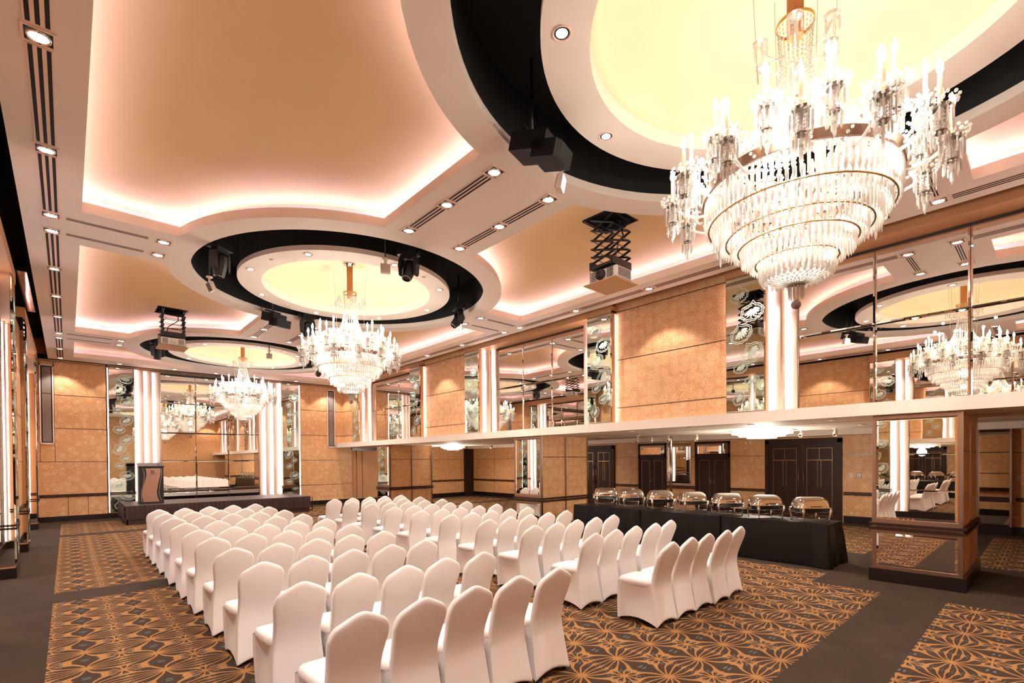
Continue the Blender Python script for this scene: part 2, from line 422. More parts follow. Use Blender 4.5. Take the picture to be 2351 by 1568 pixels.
# ---- walls
def joint(b, horizontal_axis, a0, a1, p, z, mi=1, out=-1):
    pass
JZ = (4.115, 3.035, 1.948)
def build_walls():
    # far wall: stays behind the stage, stops where the annexe opens
    w = MB(); w.box(X0-.3, 1.03, Y1, Y1+.2, 0, 5.9); w.box(7.39, 9.70, Y1, Y1+.2, 0, 5.9); w.box(1.03, 7.39, Y1+.66, Y1+.8, 0, 5.9)
    w.box(1.0, 1.03, Y1, Y1+.66, 0, 5.9); w.box(7.39, 7.42, Y1, Y1+.66, 0, 5.9)
    o = w.build('wall_far', M['paper']); struct(o)
    t = MB()
    for z in JZ: t.box(X0, 1.03, Y1-.004, Y1, z-.007, z+.007); t.box(7.39, 9.28, Y1-.004, Y1, z-.007, z+.007)
    t.box(7.39, 9.70, Y1-.004, Y1, .86, .874); t.box(-.3,-.288,Y1-.004,Y1,1.95,5.19); t.box(-.645,-.633,Y1-.004,Y1,1.95,5.19)
    for x in (.0, .5): t.box(x-.006, x+.006, Y1-.004, Y1, .2, .8)
    t.box(X0, 9.28, Y1-.006, Y1, 5.19, 5.205); t.build('panel_joint', M['plinth'], o)
    t = MB()
    for z0, z1 in ((.80,.835),(.85,.885)): t.box(X0, 1.03, Y1-.035, Y1, z0, z1)
    t.build('dado_rail', M['wood'], o)
    t = MB(); t.box(X0, 9.28, Y1-.10, Y1-.02, 5.24, 5.36); t.build('curtain_track', M['black'], o)
    s = MB(); s.box(X0, 9.7, Y1-.02, Y1, 0, .175); struct(s.build('baseboard_far', M['plinth']))
    # low-x wall
    w = MB()
    gaps = [Y0-.2] + [v for c in CY for v in (c-2.75, c+2.75)] + [Y1+.2]
    for k in range(0, 8, 2): w.box(X0-.2, X0, gaps[k], gaps[k+1], 0, 5.25)
    w.box(X0-.56, X0-.46, Y0-.2, Y1+.2, 0, 5.25)
    o = w.build('wall_left', M['paper']); struct(o)
    t = MB(); t.box(X0-.2, X0, Y0-.2, Y1+.2, 5.25, 6.0); t.build('upper_band', M['black'], o)
    t = MB()
    for z in JZ:
        for k in range(0, 8, 2): t.box(X0, X0+.004, gaps[k], gaps[k+1], z-.007, z+.007)
    t.build('panel_joint', M['plinth'], o)
    t = MB()
    for z0, z1 in ((.80,.835),(.85,.885)):
        for k in range(0, 8, 2): t.box(X0, X0+.035, gaps[k]+.01, gaps[k+1]-.01, z0, z1)
    t.build('dado_rail', M['wood'], o)
    s = MB(); [s.box(X0, X0+.02, gaps[k], gaps[k+1], 0, .175) for k in range(0, 8, 2)]; struct(s.build('baseboard_left', M['plinth']))
    # wall above the balcony edge, and its fascia
    w = MB()
    for k in range(0, 8, 2): w.box(X1, X1+.2, gaps[k], gaps[k+1], ZF, 6.0)
    w.box(X1+.34, X1+.44, Y0-.2, Y1+.2, ZF, 6.0)
    for c in CY: w.box(X1, X1+.3, c-2.75, c+2.75, 5.34, 6.0)
    o = w.build('wall_right', M['paper']); struct(o)
    t = MB()
    for z in (4.115, 3.035, 5.20):
        for k in range(0, 8, 2): t.box(X1-.004, X1, gaps[k], gaps[k+1], z-.007, z+.007)
    t.build('panel_joint', M['plinth'], o)
    t = MB(); t.box(X1-.012, X1, Y0, Y1, 5.345, 6.0); t.build('upper_band', M['tan'], o)
    f = MB(); f.box(8.96, X1+.2, Y0-.2, Y1, ZS, ZF); struct(f.build('trim_1', M['cream']))
    # annexe shell
    w = MB(); w.box(XB, XB+.2, Y0-.2, YB+.2, 0, 3.3); o = w.build('wall_back', M['paper']); struct(o)
    t = MB(); t.box(XB-.004, XB, Y0, YB, 1.94, 1.952)
    for y in (17.9, 19.6): t.box(XB-.004, XB, y-.006, y+.006, 0, 2.5)
    t.build('panel_joint', M['plinth'], o)
    t = MB()
    for z0, z1 in ((.80,.835),(.85,.885)):
        for a, c in ((-2.8,.6),(1.2,4.05),(6.2,7.3),(10.8,12.0),(13.6,YB)): t.box(XB-.035, XB, a, c, z0, z1)
    t.build('dado_rail', M['wood'], o)
    s = MB()
    for a, c in ((Y0,4.05),(6.2,7.3),(10.8,12.0),(13.6,YB)): s.box(XB-.025, XB, a, c, 0, .2)
    struct(s.build('baseboard_back', M['plinth']))
    w = MB(); w.box(12.6, XB+.2, YB, YB+.2, 0, 3.3); o = w.build('wall_side', M['paper']); struct(o)
    t = MB(); t.box(12.6, XB, YB-.004, YB, 1.94, 1.952); t.build('panel_joint', M['plinth'], o)
    t = MB()
    for z0, z1 in ((.80,.835),(.85,.885)): t.box(12.6, XB, YB-.035, YB, z0, z1)
    t.build('dado_rail', M['wood'], o)
    t = MB(); t.box(15.72, 16.25, YB-.16, YB, 0, 2.5); t.build('pilaster', M['wood'], o)
    s = MB(); s.box(12.6, XB, YB-.025, YB, 0, .2); struct(s.build('baseboard_side', M['plinth']))
    w = MB(); w.box(X0-.2, XB+.2, Y0-.2, Y0, 0, 6.0); struct(w.build('wall_near', M['paper']))
    # peach folding panels between stage wall and annexe
    p = MB(); p.box(9.7, 12.7, Y1+.12, Y1+.3, 0, 2.6); p.box(9.98,10.22,Y1+.05,Y1+.12,0.15,2.38); p.box(10.24,12.6,Y1+.02,Y1+.12,.15,2.38)
    o = p.build('wall_partition', M['tan']); struct(o)
    t = MB(); t.box(9.7, 12.7, Y1-.06, Y1+.02, 2.38, 2.5); t.box(9.7, 12.7, Y1-.0, Y1+.02, 0, .15); t.build('track', M['plinth'], o)
    # annexe ceiling
    c = MB(); c.box(X1+.2, 12.6, Y0, Y1+.3, ZS, ZS+.1); c.box(12.6, 12.7, Y0, Y1+.3, ZS, 2.85); c.box(12.7, 16.0, Y0, Y1+.3, 2.85, 2.95); c.box(16.0, XB, Y0, Y1+.3, ZS, 2.95)
    o = c.build('ceiling_annexe', M['cream']); struct(o)
    t = MB()
    for x in (10.2, 11.9): t.box(x-.006, x+.006, Y0, Y1, ZS-.003, ZS+.001)
    t.build('panel_joint', M['plinth'], o)
build_walls()

# ------------------------------------------------------------------ etched mirrors
def ribbon(b, pts, w, fn, mi, closed=True):
    n = len(pts); P = [Vector(p) for p in pts]; vs = []
    for i in range(n):
        a = P[i-1] if (closed or i > 0) else P[i]; c = P[(i+1)%n] if (closed or i < n-1) else P[i]
        d = (c-a); d = d.normalized() if d.length > 1e-9 else Vector((1,0)); nn = Vector((-d.y, d.x))
        vs.append(fn(*(P[i]+nn*w/2))); vs.append(fn(*(P[i]-nn*w/2)))
    fs = [(2*i, 2*i+1, 2*((i+1)%n)+1, 2*((i+1)%n)) for i in range(n if closed else n-1)]
    b.add(vs, fs, mi)
def shell(b, cx, cy, s, rot, fn, mi):
    ca, sa = math.cos(rot), math.sin(rot)
    T = lambda x, y: (cx+s*(x*ca-y*sa), cy+s*(x*sa+y*ca))
    tip = (.12,.42)
    out = []; out2 = []
    N = 7
    for k in range(N):                                   # scalloped edge, bulging lobes round the fan
        a0 = PI*(1.08+.98*(k/N))-.05; a1 = PI*(1.08+.98*((k+1)/N))-.05
        for j in range(5):
            a = a0+(a1-a0)*j/5; r = .46+.055*math.sin(PI*j/5)
            out.append((r*math.cos(a), .05+r*.86*math.sin(a))); out2.append(((r+.09)*math.cos(a), .05+(r+.09)*.86*math.sin(a)))
    for o_, t in ((out, .0), (out2, .09)):
        o_ += [(.47+t*.6, .12+t*.5), (.36+t*.6, .22+t), (.22+t*.5, .26+t), (tip[0]+t*.3, tip[1]+t*1.4), (.0, .30+t), (-.18, .25+t), (-.36-t*.6, .20+t)]
        ribbon(b, [T(*p) for p in o_], .034*s, fn, mi)
    for k in range(7):                                   # petals
        a = PI*(1.14+.86*(k+.5)/7); dx, dy = math.cos(a), math.sin(a)*.9; px, py = -dy, dx
        pts = []
        for j in range(13):
            u = j/12*2*PI; q = .5-.5*math.cos(u); w = .062*math.sin(u)*(.35+.9*q)
            r = .07+.34*q; pts.append(T(dx*r+px*w+.06*(1-q), .10+dy*r+py*w+.10*(1-q)))
        b.add([fn(*p) for p in pts[:-1]], [tuple(range(12))], mi)
def etched_mesh(b, w, h, fn, seed):
    rnd = random.Random(seed); z = .25; k = 0
    while z < h-.2:
        s = rnd.choice((.30,.36,.36,.24)) * min(1, w/.62)
        cx = w*(.66 if k % 2 else .36) + rnd.uniform(-.03,.03)
        shell(b, min(max(cx, s*.56), w-s*.56), z, s, rnd.uniform(-.5,.5) if k % 3 else rnd.uniform(-.2,.9), fn, 1)
        z += s*rnd.uniform(.78,1.02)+.05; k += 1
def etched(name, label, fn, w, h, seed, group, d=.02):
    """fn(a, z, depth) -> world point"""
    b = MB(); q = lambda a, z, dd: fn(a, z, dd)
    vs = [q(0,0,0),q(w,0,0),q(w,h,0),q(0,h,0),q(.02,.02,d),q(w-.02,.02,d),q(w-.02,h-.02,d),q(.02,h-.02,d)]
    b.add(vs, [(4,5,6,7),(0,1,5,4),(1,2,6,5),(2,3,7,6),(3,0,4,7)], 0)
    etched_mesh(b, w, h, lambda a, z: q(a, z, d+.0015), seed)
    return tag(b.build(name, [M['gmirror'], M['frost']]), label, 'mirror', group)

# ------------------------------------------------------------------ light fins and mirror bays
def pane_grid(parent, fn, a0, a1, cols, rows, gap=.004):
    """bevelled mirror panes, each its own part; round caps at their corners"""
    caps = MB()
    for i in range(cols):
        for j in range(len(rows)-1):
            p, q = a0+(a1-a0)*i/cols+gap, a0+(a1-a0)*(i+1)/cols-gap; z0, z1 = rows[j]+gap, rows[j+1]-gap; e = .022
            b = MB(); vs = [fn(p,z0,0),fn(q,z0,0),fn(q,z1,0),fn(p,z1,0),fn(p+e,z0+e,.008),fn(q-e,z0+e,.008),fn(q-e,z1-e,.008),fn(p+e,z1-e,.008)]
            b.add(vs, [(4,5,6,7),(0,1,5,4),(1,2,6,5),(2,3,7,6),(3,0,4,7)])
            b.build('mirror_pane', M['mirror'], parent)
            for x in (p+.07, q-.07):
                for z in (z0+.07, z1-.07):
                    c = [fn(x+.014*math.cos(t), z+.014*math.sin(t), .014) for t in [2*PI*k/8 for k in range(8)]]
                    caps.add(c, [tuple(range(8))])
    caps.build('fixing_cap', M['chrome'], parent)['kind'] = 'stuff'

def mirror_bay(fn, half, outer, zb, zt, nf, rows, where, cols=3, deep=False):
    """fn(a, z, d): a along the wall from the bay's centre, d out of the wall (0 = etched face). Mirror .40 behind it."""
    t = thing('mirror_wall', f'wall of square mirror panes {where}', 'mirror', (0,0,0), 0, 'mirror pane walls')
    b = MB(); b.add([fn(-half,zb,-.42),fn(half,zb,-.42),fn(half,zt,-.42),fn(-half,zt,-.42)], [(0,1,2,3)]); b.build('backing', M['darkgrey'], t)
    pane_grid(t, lambda a, z, d: fn(a, z, -.40+d), -half, half, cols, rows)
    fr = MB()
    for s in (-1, 1): 
        a = s*half; fr.add([fn(a-.012,zb,-.40),fn(a+.012,zb,-.40),fn(a+.012,zb,-.36),fn(a-.012,zb,-.36),fn(a-.012,zt,-.40),fn(a+.012,zt,-.40),fn(a+.012,zt,-.36),fn(a-.012,zt,-.36)], [(0,3,2,1),(4,5,6,7),(0,1,5,4),(1,2,6,5),(2,3,7,6),(3,0,4,7)])
    fr.build('frame', M['steel'], t)
    side_of = ('lectern side','annexe side') if 'behind' in where else (('near side','far side') if 'above' in where else ('far side','near side'))
    for s in (-1, 1):
        g = thing('light_fins', f'glowing peach fins {where}, {side_of[0 if s < 0 else 1]}', 'wall light', (0,0,0), 0, 'glowing stepped fins')
        W = (outer-half)/nf
        for k in range(nf):
            a1 = s*(outer-k*W); a0 = s*(outer-(k+1)*W); d = -.25-.10*(k+.5)/nf if deep else -.40*(k+.55)/nf
            # bowed fin: quarter-round cross-section running up the wall
            p = MB(); n = 8; sec = []
            for j in range(n+1):
                u = j/n; sec.append((a1+(a0-a1)*u, d-.11+.075*math.sin(PI*.5*u)**.8))
            sec.append((a0, d-.16)); 
            m = len(sec); vs = [fn(x,zb,y) for x,y in sec]+[fn(x,zt,y) for x,y in sec]
            p.add(vs, [(j,j+1,m+j+1,m+j) if s > 0 else (j+1,j,m+j,m+j+1) for j in range(m-1)], 0, True)
            p.build('fin', M['peach'], g)
            l = MB(); x0 = a1-s*.006; x1 = a1-s*.022
            vs = [fn(x0,zb+.02,d-.02),fn(x1,zb+.02,d-.075),fn(x1,zt-.02,d-.075),fn(x0,zt-.02,d-.02)]
            l.add(vs, [(0,1,2,3)]); l.build('light_strip', M['ledv'], g)
    return t

def block(b, fn, a0, a1, z0, z1, d0, d1, mi=0):
    p = [fn(a0,z0,d0),fn(a1,z0,d0),fn(a1,z0,d1),fn(a0,z0,d1),fn(a0,z1,d0),fn(a1,z1,d0),fn(a1,z1,d1),fn(a0,z1,d1)]
    b.add(p, [(0,3,2,1),(4,5,6,7),(0,1,5,4),(1,2,6,5),(2,3,7,6),(3,0,4,7)], mi)

names3 = ('nearest the camera', 'half way along the hall', 'next to the stage')
def build_bays():
    # balcony side: faces at x = 9.10
    for i, c in enumerate(CY):
        fn = lambda a, z, d, c=c: (9.10-d, c+a, z)
        mirror_bay(fn, 1.66, 2.05, ZF+.005, 5.18, 2, (ZF+.01, 3.97, 5.13), f'above the balcony, {names3[i]}')
        bl = MB()
        for s in (-1,1):
            a0, a1 = sorted((s*2.05, s*2.75))
            block(bl, fn, a0, a1, ZF, 5.22, -.45, -.004); 
        block(bl, fn, -2.75, 2.75, 5.18, 5.34, -.45, .02)
        o = bl.build('bay_casing', M['tan']); struct(o)
        for s in (-1,1):
            l = MB(); e = s*2.755; l.add([fn(e,ZF+.02,-.13),fn(e,ZF+.02,-.165),fn(e,5.15,-.165),fn(e,5.15,-.13)], [(0,1,2,3)]); l.build('edge_light', M['ledv'], o)
        for s in (-1,1):
            if i == 0 and s < 0: continue
            a0 = 2.05 if s > 0 else -2.75
            etched('etched_mirror', f'etched mirror strip above balcony, {"far" if s > 0 else "near"} end of bay {names3[i]}',
                   lambda a, z, d, a0=a0, fn=fn: fn(a0+.7-a, ZF+.02+z, d), .70, 2.46, 40+i*2+s, 'etched mirror strips')
    # opposite side
    for i, c in enumerate(CY):
        fn = lambda a, z, d, c=c: (-.66+d, c-a, z)
        mirror_bay(fn, 1.66, 2.05, .18, 5.0, 2, (.2, .84, 1.95, 3.03, 4.1, 4.95), f'facing the balcony, {names3[i]}', deep=True)
        bl = MB()
        for s in (-1,1):
            a0, a1 = sorted((s*2.05, s*2.75)); block(bl, fn, a0, a1, .17, 5.0, -.45, -.004)
        block(bl, fn, -2.75, 2.75, 5.0, 5.22, -.45, .03)
        o = bl.build('bay_casing', M['tan']); struct(o)
        pl = MB()
        block(pl, fn, -2.78, 2.78, 0, .17, -.45, -.36)
        for s in (-1,1):
            a0, a1 = sorted((s*2.03, s*2.78)); block(pl, fn, a0, a1, 0, .17, -.36, .02)
        struct(pl.build('baseboard_bay', M['plinth']))
        rl = MB()
        for s in (-1,1):
            a0, a1 = sorted((s*2.04, s*2.76))
            for z0, z1 in ((.80,.835),(.85,.885)): block(rl, fn, a0, a1, z0, z1, -.4, .03)
        struct(rl.build('trim_bay', M['wood']))
        for s in (-1,1):
            a0 = 2.05 if s > 0 else -2.75
            etched('etched_mirror', f'etched mirror strip facing the balcony, {"near" if s > 0 else "far"} end of bay {names3[i]}',
                   lambda a, z, d, a0=a0, fn=fn: fn(a0+a, .2+z, d), .70, 4.78, 60+i*2+s, 'etched mirror strips')
            # mirror-clad end of the block, the side turned to the camera
            e = MB(); s2 = 1 if s > 0 else -1
            ax = s2*(2.75 if s > 0 else 2.05); 
            block(e, fn, min(ax, ax+.006*1), max(ax, ax+.006*1), .2, 5.0, -.20 if s > 0 else -.4, -.006); e.build('end_mirror', M['mirror'], o)
    # stage wall
    fn = lambda a, z, d: (XC+.0+a, Y1-d, z)
    mirror_bay(fn, 1.66, 2.43, .2, 5.2, 3, (.2, .78, .9, 1.95, 3.0, 4.1, 5.15), 'behind the stage')
    for s in (-1,1):
        a0 = 2.45 if s > 0 else -3.16
        etched('etched_mirror', f'tall etched mirror strip with shell flowers {"beside the lectern" if s < 0 else "past the far end of the stage fins"}',
               lambda a, z, d, a0=a0, fn=fn: fn(a0+a, .2+z, d), .71, 5.0, 90+s, 'etched mirror strips')
    bl = MB()
    for s in (-1,1):
        a0, a1 = sorted((s*2.45, s*3.16)); block(bl, fn, a0, a1, .17, 5.3, -.42, -.004)
    o = bl.build('bay_casing', M['tan']); struct(o)
    for s in (-1,1):
        l = MB(); e = s*3.175; l.add([fn(e-.012,.2,.004),fn(e+.012,.2,.004),fn(e+.012,5.15,.004),fn(e-.012,5.15,.004)], [(0,1,2,3)]); l.build('edge_light', M['ledv'], o)
    rl = MB()
    for z0, z1 in ((.80,.835),(.85,.885)):
        for s in (-1,1):
            a0, a1 = sorted((s*2.43, s*3.17)); block(rl, fn, a0, a1, z0, z1, -.1, .03)
        block(rl, fn, -1.66, 1.66, z0, z1, -.41, -.37)
    struct(rl.build('trim_stage', M['wood']))
    # tall loudspeakers let into the stage wall
    for x, w in ((-.47, 'stage wall corner by the fin wall'), (8.75, 'above the end of the balcony')):
        t = thing('column_speaker', f'narrow column loudspeaker, grey grille, {w}', 'loudspeaker', (x, Y1-.03, 2.53), 0, 'column loudspeakers')
        b = MB()
        for x0, x1, z0, z1 in ((-.17,-.135,0,2.55),(.135,.17,0,2.55),(-.17,.17,-.02,.03),(-.17,.17,2.50,2.55)): b.box(x0, x1, -.02, .03, z0, z1)
        b.build('frame', M['peach'], t)
        b = MB(); b.box(-.135,.135,0,.03,.03,2.5); b.build('cabinet', M['black'], t)
        b = MB()
        for z0, z1 in ((.06,1.60),(1.62,2.46)): b.box(-.105,.105,-.012,0,z0,z1)
        b.build('grille', M['grille'], t)
build_bays()

# ------------------------------------------------------------------ pillars under the balcony
def build_pillars():
    for i, c in enumerate(CY):
        x0, x1, y0, y1 = 9.10, 11.0, c-.51, c+.51
        root = sempty('column', (0,0,0)); root.name = 'column'
        b = MB(); b.box(x0+.01, x1-.01, y0+.01, y1-.01, 0, ZS); b.build('core', M['paper'], root)
        b = MB()
        b.box(x0-.04, x1+.04, y0-.04, y1+.04, 0, .19); b.build('plinth', M['plinth'], root)
        b = MB()
        for z0, z1 in ((.775,.815),(.84,.88)): b.box(x0-.04, x1+.04, y0-.04, y1+.04, z0, z1)
        b.build('dado_rail', M['wood'], root)
        b = MB()                                            # bronze frame round the two front mirrors
        for y in (y0, y1-.048): b.box(x0-.012, x0+.02, y, y+.048, .19, ZS-.02)
        for z0, z1 in ((.19,.235),(.73,.775),(.88,.94),(ZS-.065,ZS-.02)): b.box(x0-.011, x0+.02, y0, y1, z0, z1)
        b.build('mirror_frame', M['bronze'], root)
        for z0, z1 in ((.235,.73),(.94,ZS-.065)):
            p, q = y0+.048, y1-.048; e = .03; b = MB()
            b.add([(x0-.004,p,z0),(x0-.004,q,z0),(x0-.004,q,z1),(x0-.004,p,z1),(x0-.012,p+e,z0+e),(x0-.012,q-e,z0+e),(x0-.012,q-e,z1-e),(x0-.012,p+e,z1-e)], [(4,7,6,5),(0,4,5,1),(1,5,6,2),(2,6,7,3),(3,7,4,0)])
            b.build('mirror_pane', M['mirror'], root)
        b = MB()
        for x in (x0, (x0+x1)/2-.03, x1-.05): b.box(x, x+.05, y0-.006, y0+.012, .19, ZS-.01); b.box(x, x+.05, y1-.012, y1+.006, .19, ZS-.01)
        b.build('metal_strip', M['steel'], root)
        b = MB()
        for a, d in ((x0+.05,(x0+x1)/2-.03),((x0+x1)/2+.02,x1-.05)): b.box(a, d, y0+.002, y0+.011, 1.94, 1.955)
        b.build('panel_joint', M['plinth'], root)
    # mirror-clad pier on the back wall
    root = sempty('column'); b = MB(); b.box(XB-.16, XB, .66, 1.25, .0, ZS); b.build('core', M['plinth'], root)
    for z0, z1 in ((.25,.78),(.9,1.45),(1.47,1.95),(1.97,2.44)):
        b = MB(); b.box(XB-.17, XB-.16, .70, 1.22, z0, z1); b.build('mirror_pane', M['mirror'], root)
    b = MB()
    for y in (.66, 1.21): b.box(XB-.18, XB-.16, y, y+.04, .2, ZS)
    b.build('metal_strip', M['steel'], root)
build_pillars()

# ------------------------------------------------------------------ doors on the back wall
def inlay(b, y0, y1, z0, z1, x, w=.008):
    for a in ((y0,y0+w,z0,z1),(y1-w,y1,z0,z1),(y0,y1,z0,z0+w),(y0,y1,z1-w,z1)): b.box(x-.003, x, *a)
def big_door(n, y0, y1):
    root = sempty(f'door_{n}'); x = XB; zt = 2.42
    b = MB(); f = .11
    b.box(x-.07, x, y0, y0+f, 0, zt); b.box(x-.07, x, y1-f, y1, 0, zt); b.box(x-.07, x, y0, y1, zt-f, zt+.03); b.build('door_frame', M['wood'], root)
    ym = (y0+y1)/2
    for a, c, s in ((y0+f, ym-.008, 1), (ym+.008, y1-f, -1)):
        b = MB(); b.box(x-.045, x, a, c, .01, zt-f); lf = b.build('door_leaf', M['wood'], root)
        i = MB(); inlay(i, a+.13, c-.13, .15, 1.80, x-.046); inlay(i, a+.13, c-.13, 1.80, 2.16, x-.046)
        m = (a+c)/2
        for q in (m-.045, m+.045): i.box(x-.049, x-.046, q-.004, q+.004, 1.0, 1.80)
        i.box(x-.049, x-.046, m-.004, m+.004, 1.80, 2.16); i.build('inlay', M['inlay'], lf)
        h = MB(); yy = (c-.06) if s > 0 else (a+.06)
        h.tube([(x-.10,yy,.85),(x-.10,yy,1.62)], .014, 10)
        for z in (.95, 1.52): h.tube([(x-.10,yy,z),(x-.045,yy,z)], .008, 8)
        h.build('pull_handle', M['bronze'], lf)
def small_door(n, y0, y1):
    root = sempty(f'door_{n}'); x = XB; f = .06
    b = MB(); b.box(x-.06, x, y0, y0+f, 0, 2.45); b.box(x-.06, x, y1-f, y1, 0, 2.45); b.box(x-.06, x, y0, y1, 2.38, 2.46); b.box(x-.06, x, y0, y1, 1.93, 2.04)
    b.build('door_frame', M['wood'], root)
    t = MB(); t.box(x-.03, x-.02, y0+f, y1-f, 2.04, 2.38); t.build('transom_mirror', M['mirror'], root)
    ym = (y0+y1)/2
    for a, c, s in ((y0+f, ym-.003, 1), (ym+.003, y1-f, -1)):
        b = MB(); b.box(x-.04, x, a, c, .01, 1.93); lf = b.build('door_leaf', M['wood'], root)
        i = MB(); inlay(i, a+.09, c-.09, .2, 1.82, x-.041); i.build('inlay', M['inlay'], lf)
        h = MB(); yy = (c-.05) if s > 0 else (a+.05); inlay(h, yy-.018, yy+.018, 1.02, 1.14, x-.044, .006); h.build('flush_pull', M['steel'], lf)
big_door(1, 4.08, 6.17); small_door(2, 7.30, 8.52); small_door(3, 9.66, 10.85); big_door(4, 11.98, 13.9)
def build_between_doors():
    t = thing('mirror_wall', 'narrow mirror panel between the two small service doors', 'mirror', (0,0,0), 0, 'mirror pane walls')
    b = MB(); b.box(XB-.02, XB-.004, 8.72, 9.62, .98, 2.42); b.build('mirror_pane', M['mirror'], t)
    b = MB()
    for y in (8.69, 9.62): b.box(XB-.03, XB-.004, y, y+.03, .95, 2.45)
    b.box(XB-.03, XB-.004, 8.69, 9.65, .95, .98); b.build('frame', M['steel'], t)
    b = MB(); b.box(XB-.05, XB-.004, 8.53, 9.66, .80, .84); b.box(XB-.05, XB-.004, 8.53, 9.66, .86, .90); struct(b.build('trim_2', M['wood']))
    p = MB(); p.tube([(14.6, 8.40, 0), (14.6, 8.40, 2.85)], .045, 12); o = p.build('partition_post', M['steel']); tag(o, 'slim steel post standing behind the chafing dishes, floor to ceiling', 'post')
    for k, (y, z, w, h, nm) in enumerate(((3.86,1.30,.085,.13,'switch_plate'),(3.68,1.30,.10,.13,'thermostat'))):
        b = MB(); b.box(XB-.015, XB, y-w/2, y+w/2, z, z+h)
        o = b.build(nm, M['switch'] if k == 0 else M['darkgrey']); 
        if k == 0: tag(o, 'pale blank switch plate on the wall beside the large double doors', 'switch')
        else:
            c = MB(); c.box(XB-.02, XB-.015, y-.038, y+.038, z+.012, z+h-.012); c.build('face', M['white'], o)
            c = MB()
            for q in (-.016, .006): c.box(XB-.023, XB-.02, y+q, y+q+.012, z+.025, z+h-.03)
            c.build('rocker', M['darkgrey'], o)
            tag(o, 'dark framed twin rocker switch next to the pale plate', 'switch')
    b = MB(); b.box(XB-.012, XB, .52, .6, 1.28, 1.44); tag(b.build('switch_plate', M['switch']), 'pale switch plate on the dim wall beyond the mirror-clad pier', 'switch')
build_between_doors()

# ------------------------------------------------------------------ ceiling fittings
def square_light_meshes():
    b = MB()
    for x0, x1, y0, y1 in ((-.105,-.085,-.105,.105),(.085,.105,-.105,.105),(-.085,.085,-.105,-.085),(-.085,.085,.085,.105)): b.box(x0, x1, y0, y1, -.012, .0)
    fr = b.mesh('trim_ring', M['peach'])
    b = MB(); b.box(-.085,.085,-.085,.085,-.004,0); bx = b.mesh('black_box', M['black'])
    b = MB(); b.lathe([(.078,-.006),(.078,-.02),(.066,-.024),(.062,-.012)], 20, (0,0), 0, True, False); rf = b.mesh('reflector', M['chrome'])
    b = MB(); b.lathe([(.001,-.0135),(.062,-.013)], 20, (0,0), 0, True, False); ln = b.mesh('lens', M['lens'])
    return fr, bx, rf, ln
SQ = square_light_meshes()
def spot(x, y, z, e, ang=100, blend=.35, r=.04, col=(1,.95,.89), aim=None):
    d = bpy.data.lights.new('downlight_or_added_beam', 'SPOT'); d.energy = e; d.spot_size = math.radians(ang); d.spot_blend = blend; d.shadow_soft_size = r; d.color = col
    o = bpy.data.objects.new('downlight_or_added_beam', d); C.objects.link(o); o.location = (x, y, z)
    if aim: o.rotation_euler = (Vector(aim)-Vector((x,y,z))).to_track_quat('-Z','Y').to_euler()
    return o
def square_light(x, y, label, e=0, rz=0):
    t = thing('recessed_downlight', label, 'ceiling light', (x, y, ZC), rz, 'square recessed downlights')
    for me, n in zip(SQ, ('trim_ring','housing','reflector','lens')): link(n, me, t)
    if e: spot(x, y, ZC-.04, e)
def slot_vent(x0, x1, y0, y1, label, n=3):
    """linear air slots between the lights"""
    t = thing('linear_vent', label, 'air vent', ((x0+x1)/2, (y0+y1)/2, ZC), 0, 'linear air slots')
    w, h = (x1-x0)/2, (y1-y0)/2
    b = MB(); b.box(-w, w, -h, h, -.006, 0); b.build('frame', M['peach'], t)
    b = MB()
    if h > w:
        for k in range(n):
            p = -w + 2*w*(k+.5)/n; b.box(p-w/n*.5, p+w/n*.5, -h+.01, h-.01, -.0075, -.005)
    else:
        for k in range(n):
            p = -h + 2*h*(k+.5)/n; b.box(-w+.01, w-.01, p-h/n*.5, p+h/n*.5, -.0075, -.005)
    b.build('slot', M['black'], t)
def nth(k): return ('first','second','third','fourth','fifth','sixth','seventh','eighth','ninth','tenth','eleventh','twelfth','thirteenth','fourteenth','fifteenth','sixteenth')[k]
PY = (-2.3, -.85, 1.03, 1.64, 3.5, 5.38, 7.26, 9.12, 9.72, 11.58, 13.44, 15.28, 17.2, 17.82, 19.5, 21.17)
ESPOT = 75
for side, x in ((0, -.125), (1, 8.565)):
    wn = 'along the mirror fin wall' if side == 0 else 'along the balcony edge'
    for k, y in enumerate(PY):
        square_light(x, y, f'square downlight in the border {wn}, {nth(len(PY)-1-k)} from stage', ESPOT)
    for k in range(len(PY)-1):
        if abs(PY[k+1]-PY[k]) < .9: continue
        slot_vent(x-.085, x+.085, PY[k]+.13, PY[k+1]-.13, f'triple air slot in the border {wn}, {nth(len(PY)-2-k)} from stage')
for i, c in enumerate(CY):
    for s, x in ((0, 1.13), (1, 7.29)):
        for q, dy in (('stage', .31), ('entrance', -.31)):
            square_light(x, c+dy, f'square downlight ending a cross beam, {("near","middle","far")[i]} rose, {("fin wall","balcony")[s]} side, {q} slot', 40)
            a, b_ = (.02, .95) if s == 0 else (7.5, 8.4)
            slot_vent(a, b_, c+dy-.045, c+dy+.045, f'thin air slot in cross beam, {("near","middle","far")[i]} rose, {("fin wall","balcony")[s]} side, {q} slot')
for i in (0, 1):
    m = (CY[i]+CY[i+1])/2
    for s, x in ((0, 3.745), (1, 4.66)):
        for k, dy in enumerate((-.99, -.02, .95)):
            square_light(x, m+dy, f'square downlight between {("near and middle","middle and far")[i]} roses, {("fin wall","balcony")[s]} row, {nth(k)} from camera', 45)
        for k, (p, q) in enumerate(((-.87,-.14),(.10,.83))):
            slot_vent(x-.075, x+.075, m+p, m+q, f'air slot between {("near and middle","middle and far")[i]} roses, {("fin wall","balcony")[s]} row, {("nearer","farther")[k]} length')
